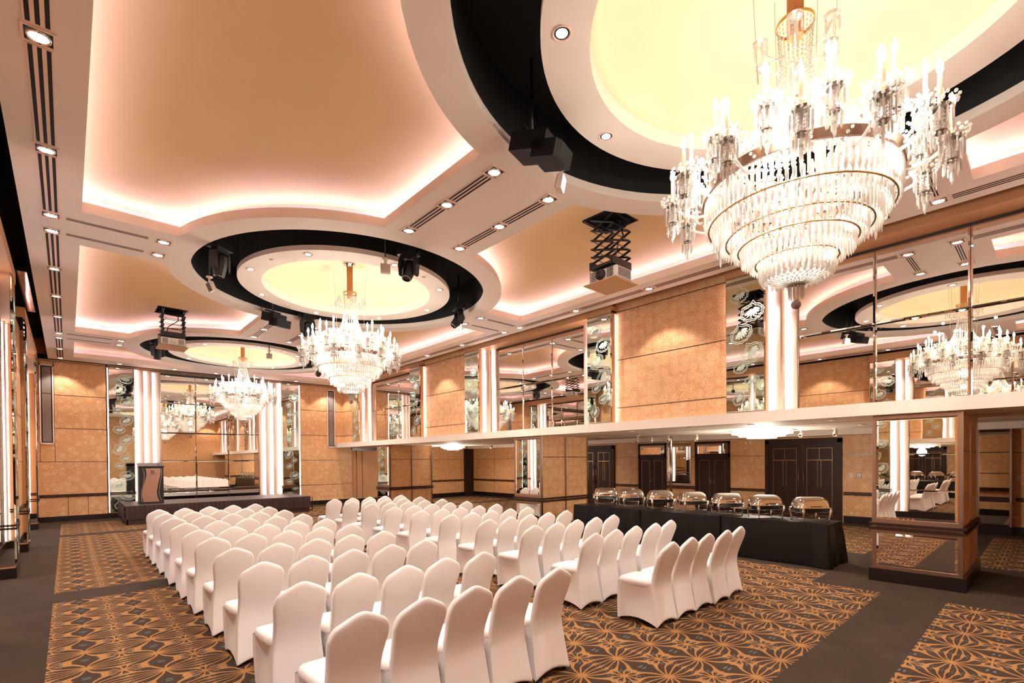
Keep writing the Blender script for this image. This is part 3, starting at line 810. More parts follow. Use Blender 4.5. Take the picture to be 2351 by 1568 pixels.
for k, x in enumerate((1.35, 2.9, 4.2, 5.6, 7.1)):
    square_light(x, 21.2, f'square downlight in the ceiling edge over the stage, {nth(k)} counted from the fin wall', 40)

def round_light_meshes():
    b = MB(); b.lathe([(.078,0),(.078,-.008),(.068,-.010),(.062,-.002)], 24, (0,0), 0, True, False); fr = b.mesh('trim_ring', M['peach'])
    b = MB(); b.lathe([(.062,-.001),(.055,-.006),(.046,-.003)], 24, (0,0), 0, True, False); bx = b.mesh('reflector', M['blackplastic'])
    b = MB(); b.lathe([(.001,-.005),(.046,-.004)], 20, (0,0), 0, True, False); ln = b.mesh('lens', M['lens'])
    return fr, bx, ln
RL = round_light_meshes()
for i, c in enumerate(CY):
    for k in range(8):
        a = PI/4*k; x, y = XC+1.80*math.cos(a), c+1.80*math.sin(a)
        if i == 0 and y < .4: continue
        t = thing('round_downlight', f'round downlight on the {("near","middle","far")[i]} ceiling disc, {("balcony side","balcony and stage side","stage side","stage and fin wall side","fin wall side","fin wall and camera side","camera side","camera and balcony side")[k]}', 'ceiling light', (x, y, ZC), 0, 'round disc downlights')
        for me, n in zip(RL, ('trim_ring','reflector','lens')): link(n, me, t)
    if i:
        for k, a in enumerate((-158, 113, -68, 22)):
            b = MB(); b.lathe([(.035,0),(.035,-.012),(.02,-.018),(.001,-.018)], 14, (0,0), 0, True, False)
            o = b.build('smoke_sensor', M['offwhite']); o.location = (XC+1.78*math.cos(math.radians(a)), c+1.78*math.sin(math.radians(a)), ZC)
            tag(o, f'tiny pale sensor cap on the {("near","middle","far")[i]} ceiling disc, {nth(k)} going round from the fin wall', 'sensor', 'ceiling sensors')

# ------------------------------------------------------------------ chandeliers
def drop(b, x, y, z0, z1, r, n=4, mi=0):
    """pointed crystal prism hanging from z0 to z1"""
    m = z1+(z0-z1)*.22
    b.lathe([(r*.35,z0),(r,z0-(z0-z1)*.06),(r,m),(.0008,z1)], n, (x,y), mi, False, False)
def strand(b, p, q, r, k, n=4):
    p, q = Vector(p), Vector(q)
    for i in range(k):
        c = p.lerp(q, (i+.5)/k); h = (q-p).length/k*.46
        b.lathe([(.0006,c.z-h),(r,c.z),(.0006,c.z+h)], n, (c.x,c.y), 0, False, False)
def fringe(name, parent, r0, z0, r1, z1, n, rad, beads=False, jitter=.0):
    b = MB()
    for i in range(n):
        a = 2*PI*(i+.5*(int(z0*100)%2))/n; ca, sa = math.cos(a), math.sin(a); j = random.uniform(-jitter, jitter)
        if beads: strand(b, (r0*ca,r0*sa,z0), (r1*ca,r1*sa,z1), rad, max(3, int((Vector((r0,z0))-Vector((r1,z1))).length/.032)))
        else: drop(b, r0*ca, r0*sa, z0, z1+j, rad)
    o = b.build(name, M['crystal'], parent); o['kind'] = 'stuff'; return o
def build_chandelier(i):
    c = CY[i]
    root = thing('crystal_chandelier', ('great tiered crystal chandelier hanging nearest, cut by the top edge','tiered crystal chandelier under the middle ceiling rose','smaller looking crystal chandelier hanging over the stage front')[i], 'chandelier', (XC, c, 0), 0, 'crystal chandeliers')
    b = MB(); b.lathe([(.125,5.83),(.12,5.79),(.07,5.775),(.062,5.74)], 24); b.build('ceiling_cap', M['chrome'], root)
    b = MB(); b.lathe([(.058,5.74),(.058,5.12)], 20); b.build('rod_sleeve', M['rodwood'], root)
    b = MB()
    for k in range(4):
        a = PI/4+PI/2*k; b.tube([(.33*math.cos(a),.33*math.sin(a),5.7),(.27*math.cos(a),.27*math.sin(a),4.5)], .0025, 4)
    b.build('safety_wire', M['steel'], root)
    b = MB(); b.lathe([(.128,5.235),(.134,5.235),(.134,5.21),(.128,5.21)], 32, (0,0), 0, False, False); b.build('crown_ring', M['brass'], root)
    # small crystal crown arms
    cr = MB()
    for k in range(6):
        a = PI/3*k+.3; ca, sa = math.cos(a), math.sin(a)
        cr.tube([(r*ca, r*sa, z) for r, z in ((.09,4.98),(.15,4.95),(.22,4.98),(.27,5.05))], .009, 6)
        cr.lathe([(.012,5.05),(.05,5.065),(.058,5.085),(.03,5.078)], 8, (.27*ca,.27*sa), 0, False, False)
        for q in range(5):
            e = 2*PI*q/5; drop(cr, .27*ca+.045*math.cos(e), .27*sa+.045*math.sin(e), 5.055, 4.96, .009)
    cr.build('crown_arms', M['crystal'], root)['kind'] = 'stuff'
    fringe('stem_strands', root, .125, 5.21, .10, 4.90, 22, .008, True)
    fringe('stem_strands', root, .10, 4.90, .17, 4.58, 24, .010, True)
    fringe('stem_strands', root, .17, 4.58, .27, 4.36, 28, .011, True)
    b = MB(); b.lathe([(.265,4.39),(.275,4.39),(.275,4.35),(.265,4.35)], 40, (0,0), 0, False, False); b.build('upper_band', M['chrome'], root)
    fringe('basket_strands', root, .28, 4.36, .47, 4.20, 40, .012, True)
    fringe('basket_strands', root, .47, 4.20, .645, 4.00, 56, .013, True)
    fringe('basket_fringe', root, .40, 4.34, .40, 4.14, 40, .011)
    fringe('basket_fringe', root, .52, 4.22, .52, 4.02, 52, .011)
    fringe('basket_fringe', root, .30, 4.44, .30, 4.28, 32, .010)
    b = MB(); b.lathe([(.655,4.005),(.675,4.005),(.675,3.935),(.655,3.935)], 64, (0,0), 0, False, False); b.build('main_band', M['bronze'], root)
    for r, z0, z1, n, rad in ((.655,3.93,3.72,96,.0115),(.60,3.84,3.64,84,.011),(.545,3.74,3.55,80,.011),(.46,3.66,3.50,68,.011),(.385,3.58,3.41,60,.011),(.32,3.50,3.36,50,.010),(.255,3.42,3.27,44,.010)):
        fringe('crystal_fringe', root, r, z0, r, z1, n, rad, jitter=.006)
    b = MB()
    for r, z in ((.635,3.725),(.505,3.60),(.415,3.52),(.29,3.40)):
        b.lathe([(r-.012,z),(r,z+.004),(r,z-.006),(r-.012,z-.002)], 56, (0,0), 0, True, False)
    b.build('tier_ring', M['brass'], root)
    for r0, z0, r1, z1, n in ((.63,3.74,.52,3.69,60),(.50,3.62,.40,3.57,48),(.40,3.55,.28,3.46,40)):
        fringe('tier_netting', root, r0, z0, r1, z1, n, .011, True)
    # woven bowl, plate, pendants and ball
    b = MB()
    for k in range(26):
        a = 2*PI*k/26
        for s in (1,-1): b.tube([((.225*math.cos(t))*math.cos(a+s*t*.7), (.225*math.cos(t))*math.sin(a+s*t*.7), 3.32-.10*math.sin(t)) for t in [PI/2*.92*q/6 for q in range(7)]], .006, 4)
    b.lathe([(.20,3.325),(.19,3.28),(.13,3.235),(.05,3.222)], 24, (0,0), 0, True, False)
    b.build('crystal_bowl', M['crystal'], root)
    fringe('bowl_drops', root, .235, 3.34, .225, 3.24, 34, .016)
    b = MB(); b.lathe([(.001,3.222),(.062,3.220),(.062,3.205),(.001,3.203)], 24); b.build('base_plate', M['smoke'], root)
    b = MB()
    for k in range(12): drop(b, .05*math.cos(PI/6*k), .05*math.sin(PI/6*k), 3.205, 3.10, .007)
    for k in range(5): strand(b, (.02*math.cos(k*1.26),.02*math.sin(k*1.26),3.2), (.012*math.cos(k*1.26),.012*math.sin(k*1.26),3.10), .006, 5)
    b.build('pendant_drops', M['crystal'], root)['kind'] = 'stuff'
    b = MB(); b.sphere((0,0,3.062), .036, 10, 7); me = b.build('crystal_ball', M['smoke'], root)
    return root
def arm_meshes(r, zc, zin):
    """arm from the main frame to a candle at radius r, cup at height zc"""
    b = MB(); R0 = .5
    pts = [(R0+(r-R0)*u, 0, zin+(zc-.02-zin)*u - .13*math.sin(PI*u)*(1-.3*u)) for u in [k/8 for k in range(9)]]
    b.tube(pts, .011, 6); b.lathe([(.012,zc-.16),(.02,zc-.12),(.012,zc-.06),(.024,zc-.02),(.012,zc)], 8, (r,0), 0, False, False)
    arm = b.mesh('candle_arm', M['crystal'])
    b = MB(); b.lathe([(.006,zc+.004),(.046,zc-.004),(.054,zc+.010),(.04,zc+.010),(.006,zc+.010)], 12, (r,0), 0, False, False); pan = b.mesh('drip_pan', M['smoke'])
    b = MB(); b.lathe([(.006,zc-.145),(.030,zc-.153),(.036,zc-.142),(.006,zc-.14)], 10, (r,0), 0, False, False); pan2 = b.mesh('lower_pan', M['smoke'])
    b = MB()
    for q in range(10):
        e = 2*PI*q/10; x, y = r+.064*math.cos(e), .064*math.sin(e)
        b.sphere((x, y, zc-.008), .011, 6, 4); drop(b, x, y, zc-.02, zc-.125-.03*(q % 2), .0065)
        x, y = r+.044*math.cos(e), .044*math.sin(e); b.sphere((x,y,zc-.165), .008, 6, 4); drop(b, x, y, zc-.175, zc-.23-.02*(q % 2), .0065)
        x, y = r+.030*math.cos(e), .030*math.sin(e); strand(b, (x,y,zc-.02), (x,y,zc-.14), .007, 5)
    for q in range(12):
        e = 2*PI*q/12; x, y = r+.078*math.cos(e), .078*math.sin(e); b.sphere((x,y,zc+.022), .014, 6, 4); b.sphere((r+.09*math.cos(e+.26),.09*math.sin(e+.26),zc+.045), .011, 6, 4)
    drop(b, r, 0, zc-.17, zc-.31, .012); b.sphere((r,0,zc-.215), .014, 6, 4)
    for s_ in (-1,1):
        for k in range(9): u = k/8; b.sphere((r-.05-(r-.55)*u*.9, s_*.035+s_*.03*math.sin(PI*u), zc+.05-.13*math.sin(PI*u)+.04*u), .011, 6, 4)
    pd = b.mesh('pendants', M['crystal'])
    b = MB(); b.lathe([(.014,zc+.01),(.0135,zc+.20),(.006,zc+.205)], 10, (r,0)); ca = b.mesh('candle', M['candle'])
    b = MB(); b.lathe([(.008,zc+.205),(.019,zc+.235),(.017,zc+.262),(.001,zc+.31)], 10, (r,0), 0, True, False); bu = b.mesh('bulb', M['bulb'])
    return arm, pan, pan2, pd, ca, bu
ARM_LO = arm_meshes(.91, 4.00, 3.98); ARM_MID = arm_meshes(.78, 4.17, 4.02); ARM_HI = arm_meshes(.60, 4.31, 4.1)
def add_arms(root):
    for me, n, off in ((ARM_LO, 13, .1), (ARM_MID, 13, .34), (ARM_HI, 10, .0)):
        for k in range(n):
            o = link('candle_arm', me[0], root); o.rotation_euler.z = off+2*PI*k/n
            for m, nm in zip(me[1:], ('drip_pan','lower_pan','pendants','candle','bulb')):
                q = link(nm, m, o)
                if nm == 'pendants': q['kind'] = 'stuff'
for i in range(3):
    ch = build_chandelier(i); add_arms(ch)
    glow = [(0,0,4.12,12,.10),(0,0,3.72,8,.10),(0,0,3.42,2.5,.05)] + [(.70*math.cos(a),.70*math.sin(a),3.98,6,.02) for a in (.2,1.25,2.3,3.34,4.39,5.44)] + [(.3,.1,4.62,21,.03)]  # added point lamps that brighten tiers, pendants and dome
    for x, y, z, e, r in glow:
        d = bpy.data.lights.new('chandelier_glow', 'POINT'); d.energy = e; d.shadow_soft_size = r; d.color = (1,.93,.84)
        o = bpy.data.objects.new('chandelier_glow', d); C.objects.link(o); o.location = (XC+x, CY[i]+y, z)
    for a in (.5,2.07,3.64,5.21): spot(XC+.6*math.cos(a), CY[i]+.6*math.sin(a), 4.78, 105, 165, .5, .025, (1,.93,.84))  # added downward spots, brighten crystals and room in place of the bulbs

# ------------------------------------------------------------------ stage lights in the rings, projector lifts
def moving_head(i, ang, tilt, pan, label, r=2.34):
    a = math.radians(ang); x, y = XC+r*math.cos(a), CY[i]+r*math.sin(a)
    t = thing('moving_head_spotlight', label, 'stage light', (x, y, 5.23), math.radians(pan), 'moving head stage lights')
    b = MB(); b.box(-.16,.16,-.11,.11,.0,.12); b.box(-.20,.20,-.03,.03,.02,.07); b.tube([(0,0,.12),(0,0,.75)], .018, 8); b.build('base', M['blackplastic'], t)
    def arm_poly(s): return [(s*.11,0),(s*.155,-.06),(s*.165,-.16),(s*.15,-.32),(s*.115,-.34),(s*.11,-.12)]
    b = MB(); b.box(-.12,.12,-.06,.06,-.06,0)
    for s in (-1,1):
        P_ = arm_poly(s); n = len(P_); vs = [(p[0],-.06,p[1]) for p in P_]+[(p[0],.06,p[1]) for p in P_]
        b.add(vs, [tuple(range(n)), tuple(reversed(range(n,2*n)))]+[(k,n+k,n+(k+1)%n,(k+1)%n) for k in range(n)])
    b.build('yoke', M['blackplastic'], t)
    R_ = Matrix.Translation((0,0,-.22)) @ Matrix.Rotation(math.radians(tilt), 4, 'X')
    b = MB(); b.lathe([(.05,.15),(.095,.11),(.105,.02),(.105,-.06),(.085,-.18),(.078,-.20),(.06,-.205),(.055,-.18)], 10, (0,0), 0, False, False, R_)
    h = b.build('head', M['blackplastic'], t)
    b = MB(); b.lathe([(.001,-.17),(.058,-.178)], 14, (0,0), 0, True, False, R_); b.build('lens', M['darkgrey'], h)
    b = MB(); b.lathe([(.062,-.206),(.068,-.208),(.072,-.20)], 20, (0,0), 0, True, False, R_); b.build('bezel', M['steel'], h)
moving_head(1, -166, 8, 40, 'black moving head stage light at the fin wall end of the middle ring', 2.47)
moving_head(1, -91, -24, -60, 'black moving head stage light tilted over the near side of the middle ring')
moving_head(1, -13, 40, 70, 'black moving head stage light at the balcony end of the middle ring')
moving_head(1, 90, 10, 10, 'black moving head stage light behind the middle chandelier')
moving_head(2, -168, 6, 30, 'black moving head stage light at the fin wall end of the far ring')
moving_head(2, -12, 30, 80, 'black moving head stage light at the balcony end of the far ring')
def scanner(i, ang, label, s=1.0):
    a = math.radians(ang); x, y = XC+2.34*math.cos(a), CY[i]+2.34*math.sin(a)
    t = thing('hanging_scanner_light', label, 'stage light', (x, y, 4.98 if s < 1 else 5.10), a+PI/2, 'box shaped stage lights'); t.scale = (s, s, s)
    b = MB(); M_ = Matrix.Rotation(math.radians(-14), 4, 'X')
    b.prism([(-.19,-.24),(.19,-.24),(.19,.26),(-.19,.26)], 0.0, .22, 0, M_); b.build('housing', M['scanblack'], t)
    b = MB(); b.prism([(-.19,.10),(.19,.10),(.19,.42),(.10,.46),(-.19,.46)], -.10, .10, 0, M_); b.build('mirror_head', M['scanblack'], t)
    b = MB()
    for k in range(6): b.box(-.197,-.19,-.2+k*.05,-.18+k*.05,.03,.18, 0, M_)
    b.build('cooling_fins', M['darkgrey'], t)
    b = MB()
    for px, py in ((-.15,-.2),(.15,-.2),(-.15,.0),(.14,.05),(.1,-.1)): b.box(px-.006,px+.006,py-.006,py+.006,-.004,0, 0, M_)
    b.build('screw', M['steel'], t)
    b = MB(); b.tube([(0,0,.2),(0,0,1.0/s if s < 1 else .89)], .02, 8); b.box(-.22,.22,-.02,.02,.25,.29); b.build('hanging_bracket', M['blackplastic'], t)
scanner(0, 106, 'black box stage light with screws hanging in the near ring', .82)
scanner(1, 110, 'black box stage light hanging on the far side of the middle ring', .84)
def floodlight(i, ang, r, z, pan, tilt, lit, label):
    a = math.radians(ang); x, y = XC+r*math.cos(a), CY[i]+r*math.sin(a)
    t = thing('hanging_floodlight', label, 'stage light', (x, y, z), math.radians(pan), 'small white floodlights')
    b = MB(); b.tube([(0,0,.12),(0,0,5.95-z)], .011, 8); b.build('drop_rod', M['blackplastic'], t)
    b = MB(); b.lathe([(.02,.125),(.05,.115),(.052,.10),(.02,.085)], 14); b.box(-.022,.022,-.01,.01,.02,.1); b.build('swivel', M['offwhite'], t)
    R_ = Matrix.Rotation(math.radians(tilt), 4, 'X'); b = MB(); b.box(-.075,.075,-.035,.025,-.13,.02, 0, R_); 
    for k in range(5): b.box(-.07+k*.03,-.055+k*.03,.025,.04,-.12,.01, 0, R_)
    h = b.build('lamp_head', M['offwhite'], t)
    b = MB(); b.box(-.066,.066,-.038,-.035,-.12,.012, 0, R_); b.build('lamp_glass', M['lamp'] if lit else M['darkgrey'], h)
floodlight(0, 95, 2.26, 4.93, 30, 12, True, 'small white floodlight, lit, hanging under the near ring')
floodlight(1, 175, 2.40, 4.92, -80, 25, False, 'small white floodlight hanging below the fin wall moving head')
floodlight(1, -100, 2.24, 5.02, 160, 8, False, 'small white floodlight on a rod in front of the middle disc')
floodlight(1, -5, 2.52, 5.02, -55, 10, True, 'small lit floodlight beside the balcony end moving head')
floodlight(2, -85, 2.13, 5.02, 165, 8, False, 'small white floodlight on a rod in front of the far disc')

def projector(x, y, zb, rz, label):
    zh = 5.63
    t = thing('ceiling_projector', label, 'projector', (x, y, zb), 0, 'projectors on scissor lifts')
    b = MB(); b.box(-.30,.30,-.30,.30,0,.018); b.build('board', M['board'], t)
    w = MB()
    for sx in (-.26,.26):
        for sy in (-.2,.2): w.tube([(sx,sy,.018),(sx,sy,.36)], .004, 5)
    w.build('hanging_wire', M['darkgrey'], t)
    R_ = Matrix.Rotation(rz, 4, 'Z')
    b = MB(); b.box(-.26,.26,-.20,.20,.05,.23, 0, R_); me = bake(b, 'body', M['white'], 0, .025); body = link('body', me, t)
    b = MB(); L = Matrix.Translation((0,0,0)) @ R_
    ln = [(.085,-.205),(.085,-.235),(.07,-.24),(.06,-.215),(.001,-.212)]
    T_ = R_ @ Matrix.Translation((-.03,0,.14)) @ Matrix.Rotation(PI/2, 4, 'X') 
    b.lathe([(r,-yy) for r, yy in ln], 24, (0,0), 0, True, False, T_); b.build('lens', M['blackplastic'], body)
    b = MB()
    for x0, x1 in ((-.23,-.13),(.08,.2)):
        for k in range(6): b.box(x0, x1, -.2035, -.199, .075+k*.024, .088+k*.024, 0, R_)
    for k in range(9): b.box(.259,.2635,-.16,.16,.075+k*.015,.082+k*.015,0,R_); b.box(-.2635,-.259,-.16,.16,.075+k*.015,.082+k*.015,0,R_)
    for x0, x1 in ((-.22,-.10),(.11,.22)):
        for k in range(7): b.box(x0+k*(x1-x0)/7, x0+(k+.5)*(x1-x0)/7, .199, .2035, .08, .20, 0, R_)
    b.build('grille', M['darkgrey'], body)
    b = MB()
    for k in range(6): b.box(-.06+k*.022,-.05+k*.022,.199,.2035,.10,.115,0,R_); b.box(-.06+k*.022,-.05+k*.022,.199,.2035,.14,.15,0,R_)
    b.build('socket', M['blackplastic'], body)
    # scissor lift: three crossed levels on four sides
    b = MB(); b.box(-.25,.25,-.22,.22,.25,.29); b.box(-.25,.25,-.22,-.17,.29,.36); b.box(-.25,.25,.17,.22,.29,.36)
    z0 = .36; z1 = zh-zb; n = 5
    def bar(p, q, s=.013):
        b.tube([p, q], s, 4, 0, False)
    for k in range(n):
        a = z0+(z1-z0)*(k/n)**1.25; c = z0+(z1-z0)*((k+1)/n)**1.25
        for sx in (-.22,.22):
            for o_ in (-.012,.012): bar((sx+o_,-.2,a),(sx+o_,.2,c)); bar((sx+o_+.03,.2,a),(sx+o_+.03,-.2,c))
        for sy in (-.2,.2): b.tube([(-.22,sy,c),(.22,sy,c)], .006, 5)
    b.build('scissor_lift', M['blackplastic'], t)
    b = MB(); b.tube([(.1,-.1,z1),(.12,-.16,z1-.25),(-.1,-.22,z1-.45),(-.12,-.18,.34),(-.1,-.1,.25)], .012, 6); b.build('cable', M['darkgrey'], t)
    b = MB(); hz = .31
    for a in ((-hz,hz,-hz,-hz+.012),(-hz,hz,hz-.012,hz),(-hz,-hz+.012,-hz,hz),(hz-.012,hz,-hz,hz)): b.box(*a, zh-zb-.012, zh-zb+.2)
    b.box(-hz,hz,-hz,hz,zh-zb+.19,zh-zb+.2); b.build('ceiling_well', M['black'], t)
projector(6.385, 4.70, 4.60, -PI/2, 'white projector on a black scissor lift under the balcony side cove')
projector(1.955, 14.66, 4.71, PI, 'white projector on a black scissor lift under the fin wall side cove')

# ------------------------------------------------------------------ chairs
def lerp_tab(tab, z):
    n = len(tab); z = max(tab[0][0], min(tab[-1][0], z))
    for i in range(n-1):
        if z <= tab[i+1][0] or i == n-2:
            (a, b), (c, d) = tab[i], tab[i+1]; h = c-a; t = (z-a)/h
            s0 = (tab[i+1][1]-tab[i-1][1])/(tab[i+1][0]-tab[i-1][0]) if i > 0 else (d-b)/h
            s1 = (tab[i+2][1]-tab[i][1])/(tab[i+2][0]-tab[i][0]) if i < n-2 else (d-b)/h
            return (2*t**3-3*t*t+1)*b+(t**3-2*t*t+t)*h*s0+(-2*t**3+3*t*t)*d+(t**3-t*t)*h*s1
WT = [(0,.217),(.12,.208),(.28,.198),(.45,.186),(.58,.182),(.72,.196),(.84,.212),(.96,.212)]
YT = [(0,.075),(.12,.098),(.28,.128),(.45,.146),(.58,.122),(.72,.072),(.85,.028),(.96,.0)]
TT = [(0,.012),(.36,.02),(.50,.052),(.80,.055),(.96,.036)]
def chair_meshes():
    nu, nv = 16, 18; b = MB()
    def ztop(u): au = abs(u); return .957-.118*(math.sqrt(au*au+.03)-.173)-.062*(max(0,(au-.80)/.20))**2.4
    def zhem(u): return .012+.05*(1-u*u)
    def pt(u, v, front):
        z = zhem(u)+(ztop(u)-zhem(u))*v; w = lerp_tab(WT, z if v < 1 else z)
        y = lerp_tab(YT, z); th = lerp_tab(TT, z)
        if v > .93: w *= 1-.03*((v-.93)/.07)**2
        return (u*w, y+(th if front else 0)-(.006*(1-u*u) if not front else 0), z)
    R_ = [[None]*(nv+1) for _ in range(nu+1)]; 
    for side in (0,1):
        vs = [pt(-1+2*i/nu, j/nv, side) for i in range(nu+1) for j in range(nv+1)]
        fs = []
        for i in range(nu):
            for j in range(nv):
                q = (i*(nv+1)+j, (i+1)*(nv+1)+j, (i+1)*(nv+1)+j+1, i*(nv+1)+j+1); fs.append(q if not side else tuple(reversed(q)))
        b.add(vs, fs, 0, True)
    N = (nu+1)*(nv+1)
    for j in range(nv):
        a, c = j, j+1; b.f.append([a, c, N+c, N+a]); b.m.append(0); b.sm.append(True)
        a, c = nu*(nv+1)+j, nu*(nv+1)+j+1; b.f.append([c, a, N+a, N+c]); b.m.append(0); b.sm.append(True)
    for i in range(nu):
        a, c = i*(nv+1)+nv, (i+1)*(nv+1)+nv; b.f.append([a, c, N+c, N+a]); b.m.append(0); b.sm.append(True)
        a, c = i*(nv+1), (i+1)*(nv+1); b.f.append([c, a, N+a, N+c]); b.m.append(0); b.sm.append(True)
    back = bake(b, 'backrest', M['cloth'], 1)
    # seat cushion
    b = MB(); rings = [(.0,.425,.94),(.03,.445,1.0),(.03,.475,1.0),(.0,.497,.955),(-.0,.506,.80),(0,.509,.4)]
    def seat_loop(k, s):
        pts = []
        for q in range(28):
            a = 2*PI*q/28; ca, sa = math.cos(a), math.sin(a); e = .38
            x = math.copysign(abs(ca)**e, ca); y = math.copysign(abs(sa)**e, sa)
            w = .195+.022*(y*.5+.5); pts.append((x*w*s, .395+y*.235*s))
        return pts
    vs = []
    for k, z, s in rings: vs += [(p[0], p[1], z) for p in seat_loop(k, s)]
    fs = []
    for k in range(len(rings)-1):
        for q in range(28): fs.append((k*28+q, k*28+(q+1)%28, (k+1)*28+(q+1)%28, (k+1)*28+q))
    fs.append(tuple(range(5*28, 6*28))); fs.append(tuple(reversed(range(28)))); b.add(vs, fs, 0, True)
    seat = bake(b, 'seat', M['cloth'], 0)
    # stretched skirt: sides and front
    b = MB(); nz = 9; ns = 9; nfr = 7; loops = []
    for k in range(nz+1):
        t = k/nz; loop = []
        for q in range(ns+1):                           # one side, rear to front
            u = q/ns; zb = .012+.06*math.sin(PI*u)**.8; z = .452+(zb-.452)*t
            rx, ry = lerp_tab(WT, z)-.004, lerp_tab(YT, z)+.008
            fx, fy = .210-.02*t+.004*math.sin(PI*t), .615+.012*t
            x = rx+(fx-rx)*u - .028*math.sin(PI*u)*math.sin(PI*min(1,t*1.1))**1; y = ry+(fy-ry)*u
            loop.append((x, y, z))
        fr = []
        for q in range(1, nfr):
            u = q/nfr; zb = .012+.05*math.sin(PI*u); z = .452+(zb-.452)*t
            fx, fy = .210-.02*t+.004*math.sin(PI*t), .622+.012*t
            fr.append((fx-2*fx*u, fy+.004-.02*math.sin(PI*u)*math.sin(PI*t), z))
        loops.append(loop+fr+[(-p[0],p[1],p[2]) for p in reversed(loop)])
    m = len(loops[0]); vs = [p for l in loops for p in l]
    b.add(vs, [(k*m+q, k*m+q+1, (k+1)*m+q+1, (k+1)*m+q) for k in range(nz) for q in range(m-1)], 0, True)
    skirt = bake(b, 'skirt', M['cloth'], 0)
    legs = []
    for sx, y0, y1 in ((-.175,.165,.115),(.175,.165,.115),(-.155,.56,.60),(.155,.56,.60)):
        b = MB(); b.tube([(sx, y1, 0),(sx*.97, y0, .42)], .012, 6); legs.append(b.mesh('leg', M['legblack']))
    return back, seat, skirt, legs
CH = chair_meshes()
LX = (1.33,1.77,2.21,2.65,3.09); RX = (4.90,5.36,5.81,6.26,6.73)
RY = (2.82,3.84,4.91,5.94,6.96,7.91,8.94,9.95,10.95,11.93)
def chair(x, y, rz, label, grp):
    t = thing('banquet_chair', label, 'chair', (x, y, 0), rz, grp)
    link('backrest', CH[0], t); link('seat', CH[1], t); link('skirt', CH[2], t)
    for l in CH[3]: link('leg', l, t)
rnd = random.Random(3)
rown = ('back row','second row from back','third row from back','fourth row from back','fifth row from back','fifth row from stage','fourth row from stage','third row from stage','second row from stage','row nearest stage')
for r, y in enumerate(RY):
    for blk, xs in (('lectern side block', LX), ('buffet side block', RX)):
        for k, x in enumerate(xs):
            jx, jy, jr = rnd.uniform(-.003,.003), rnd.uniform(-.02,.02), rnd.uniform(-.008,.008)
            if blk[0] == 'b' and r == 0: jx += (.08,.06,.04,.03,.02)[k]
            pos = ('at outer end','second from outer end','in the middle','second from aisle','at aisle end')[k if blk[0] == 'l' else 4-k]
            chair(x+jx, y+jy, jr, f'white covered chair {pos}, {rown[r]}, {blk}', 'chairs of the '+blk)

# ------------------------------------------------------------------ buffet
def buffet_table(y0, y1, label, last):
    x0, x1, zt = 9.44, 10.16, .745
    t = thing('buffet_table', label, 'table', ((x0+x1)/2, (y0+y1)/2, 0), 0, 'black draped buffet tables')
    hx, hy = (x1-x0)/2, (y1-y0)/2-.006
    b = MB(); b.box(-hx+.02, hx-.02, -hy+.02, hy-.02, zt-.035, zt-.006); b.build('tabletop', M['wood'], t)
    for sx in (-1,1):
        for sy in (-1,1):
            l = MB(); l.tube([(sx*(hx-.08), sy*(hy-.1), 0), (sx*(hx-.08), sy*(hy-.1), zt-.03)], .016, 8); l.build('leg', M['steel'], t)
    per = []; n = 40
    def line(p, q, k):
        for i in range(k): u = i/k; per.append((p[0]+(q[0]-p[0])*u, p[1]+(q[1]-p[1])*u))
    line((-hx,-hy),(hx,-hy),12); line((hx,-hy),(hx,hy),34); line((hx,hy),(-hx,hy),12); line((-hx,hy),(-hx,-hy),34)
    N = len(per); rd = random.Random(int(y0*10)); ph = rd.uniform(0,6)
    vs = []; K = 10
    for k in range(K+1):
        u = k/K; z = zt-(zt-.012)*u
        for i, (x, y) in enumerate(per):
            s = i/N*2*PI; cx = x/hx; cy = y/hy
            corner = max(0, abs(cx)+abs(cy)-1.72)/.28 if True else 0
            nx = cx if abs(cx) > .985 else 0; ny = cy if abs(cy) > .985 else 0; L = math.hypot(nx, ny) or 1
            amp = (.010*math.sin(i*1.05+ph)+.007*math.sin(i*.46+2*ph)+.028*corner*math.sin(i*2.2))*u**.7
            flare = (.012*u + .075*corner*u*(1 if (last and y < 0) else .12)) if True else 0
            if not (last and y < 0) and abs(ny) > 0 and not nx: flare = 0; amp *= .15
            fy = ny/L*(amp+flare); 
            if not (last and y < 0): fy = 0
            vs.append((x+nx/L*(amp+flare), y+fy, z))
    b = MB(); b.add(vs, [(k*N+i, (k+1)*N+i, (k+1)*N+(i+1)%N, k*N+(i+1)%N) for k in range(K) for i in range(N)], 0, True)
    b.add([vs[i] for i in range(N)], [tuple(range(N))], 0)
    b.build('tablecloth', M['satin'], t)
buffet_table(2.52, 4.36, 'black draped buffet table with its end towards the mirror pillar', True)
buffet_table(4.37, 6.18, 'black draped buffet table in the middle of the run', False)
buffet_table(6.19, 8.12, 'black draped buffet table at the pillar end farthest from the camera', False)

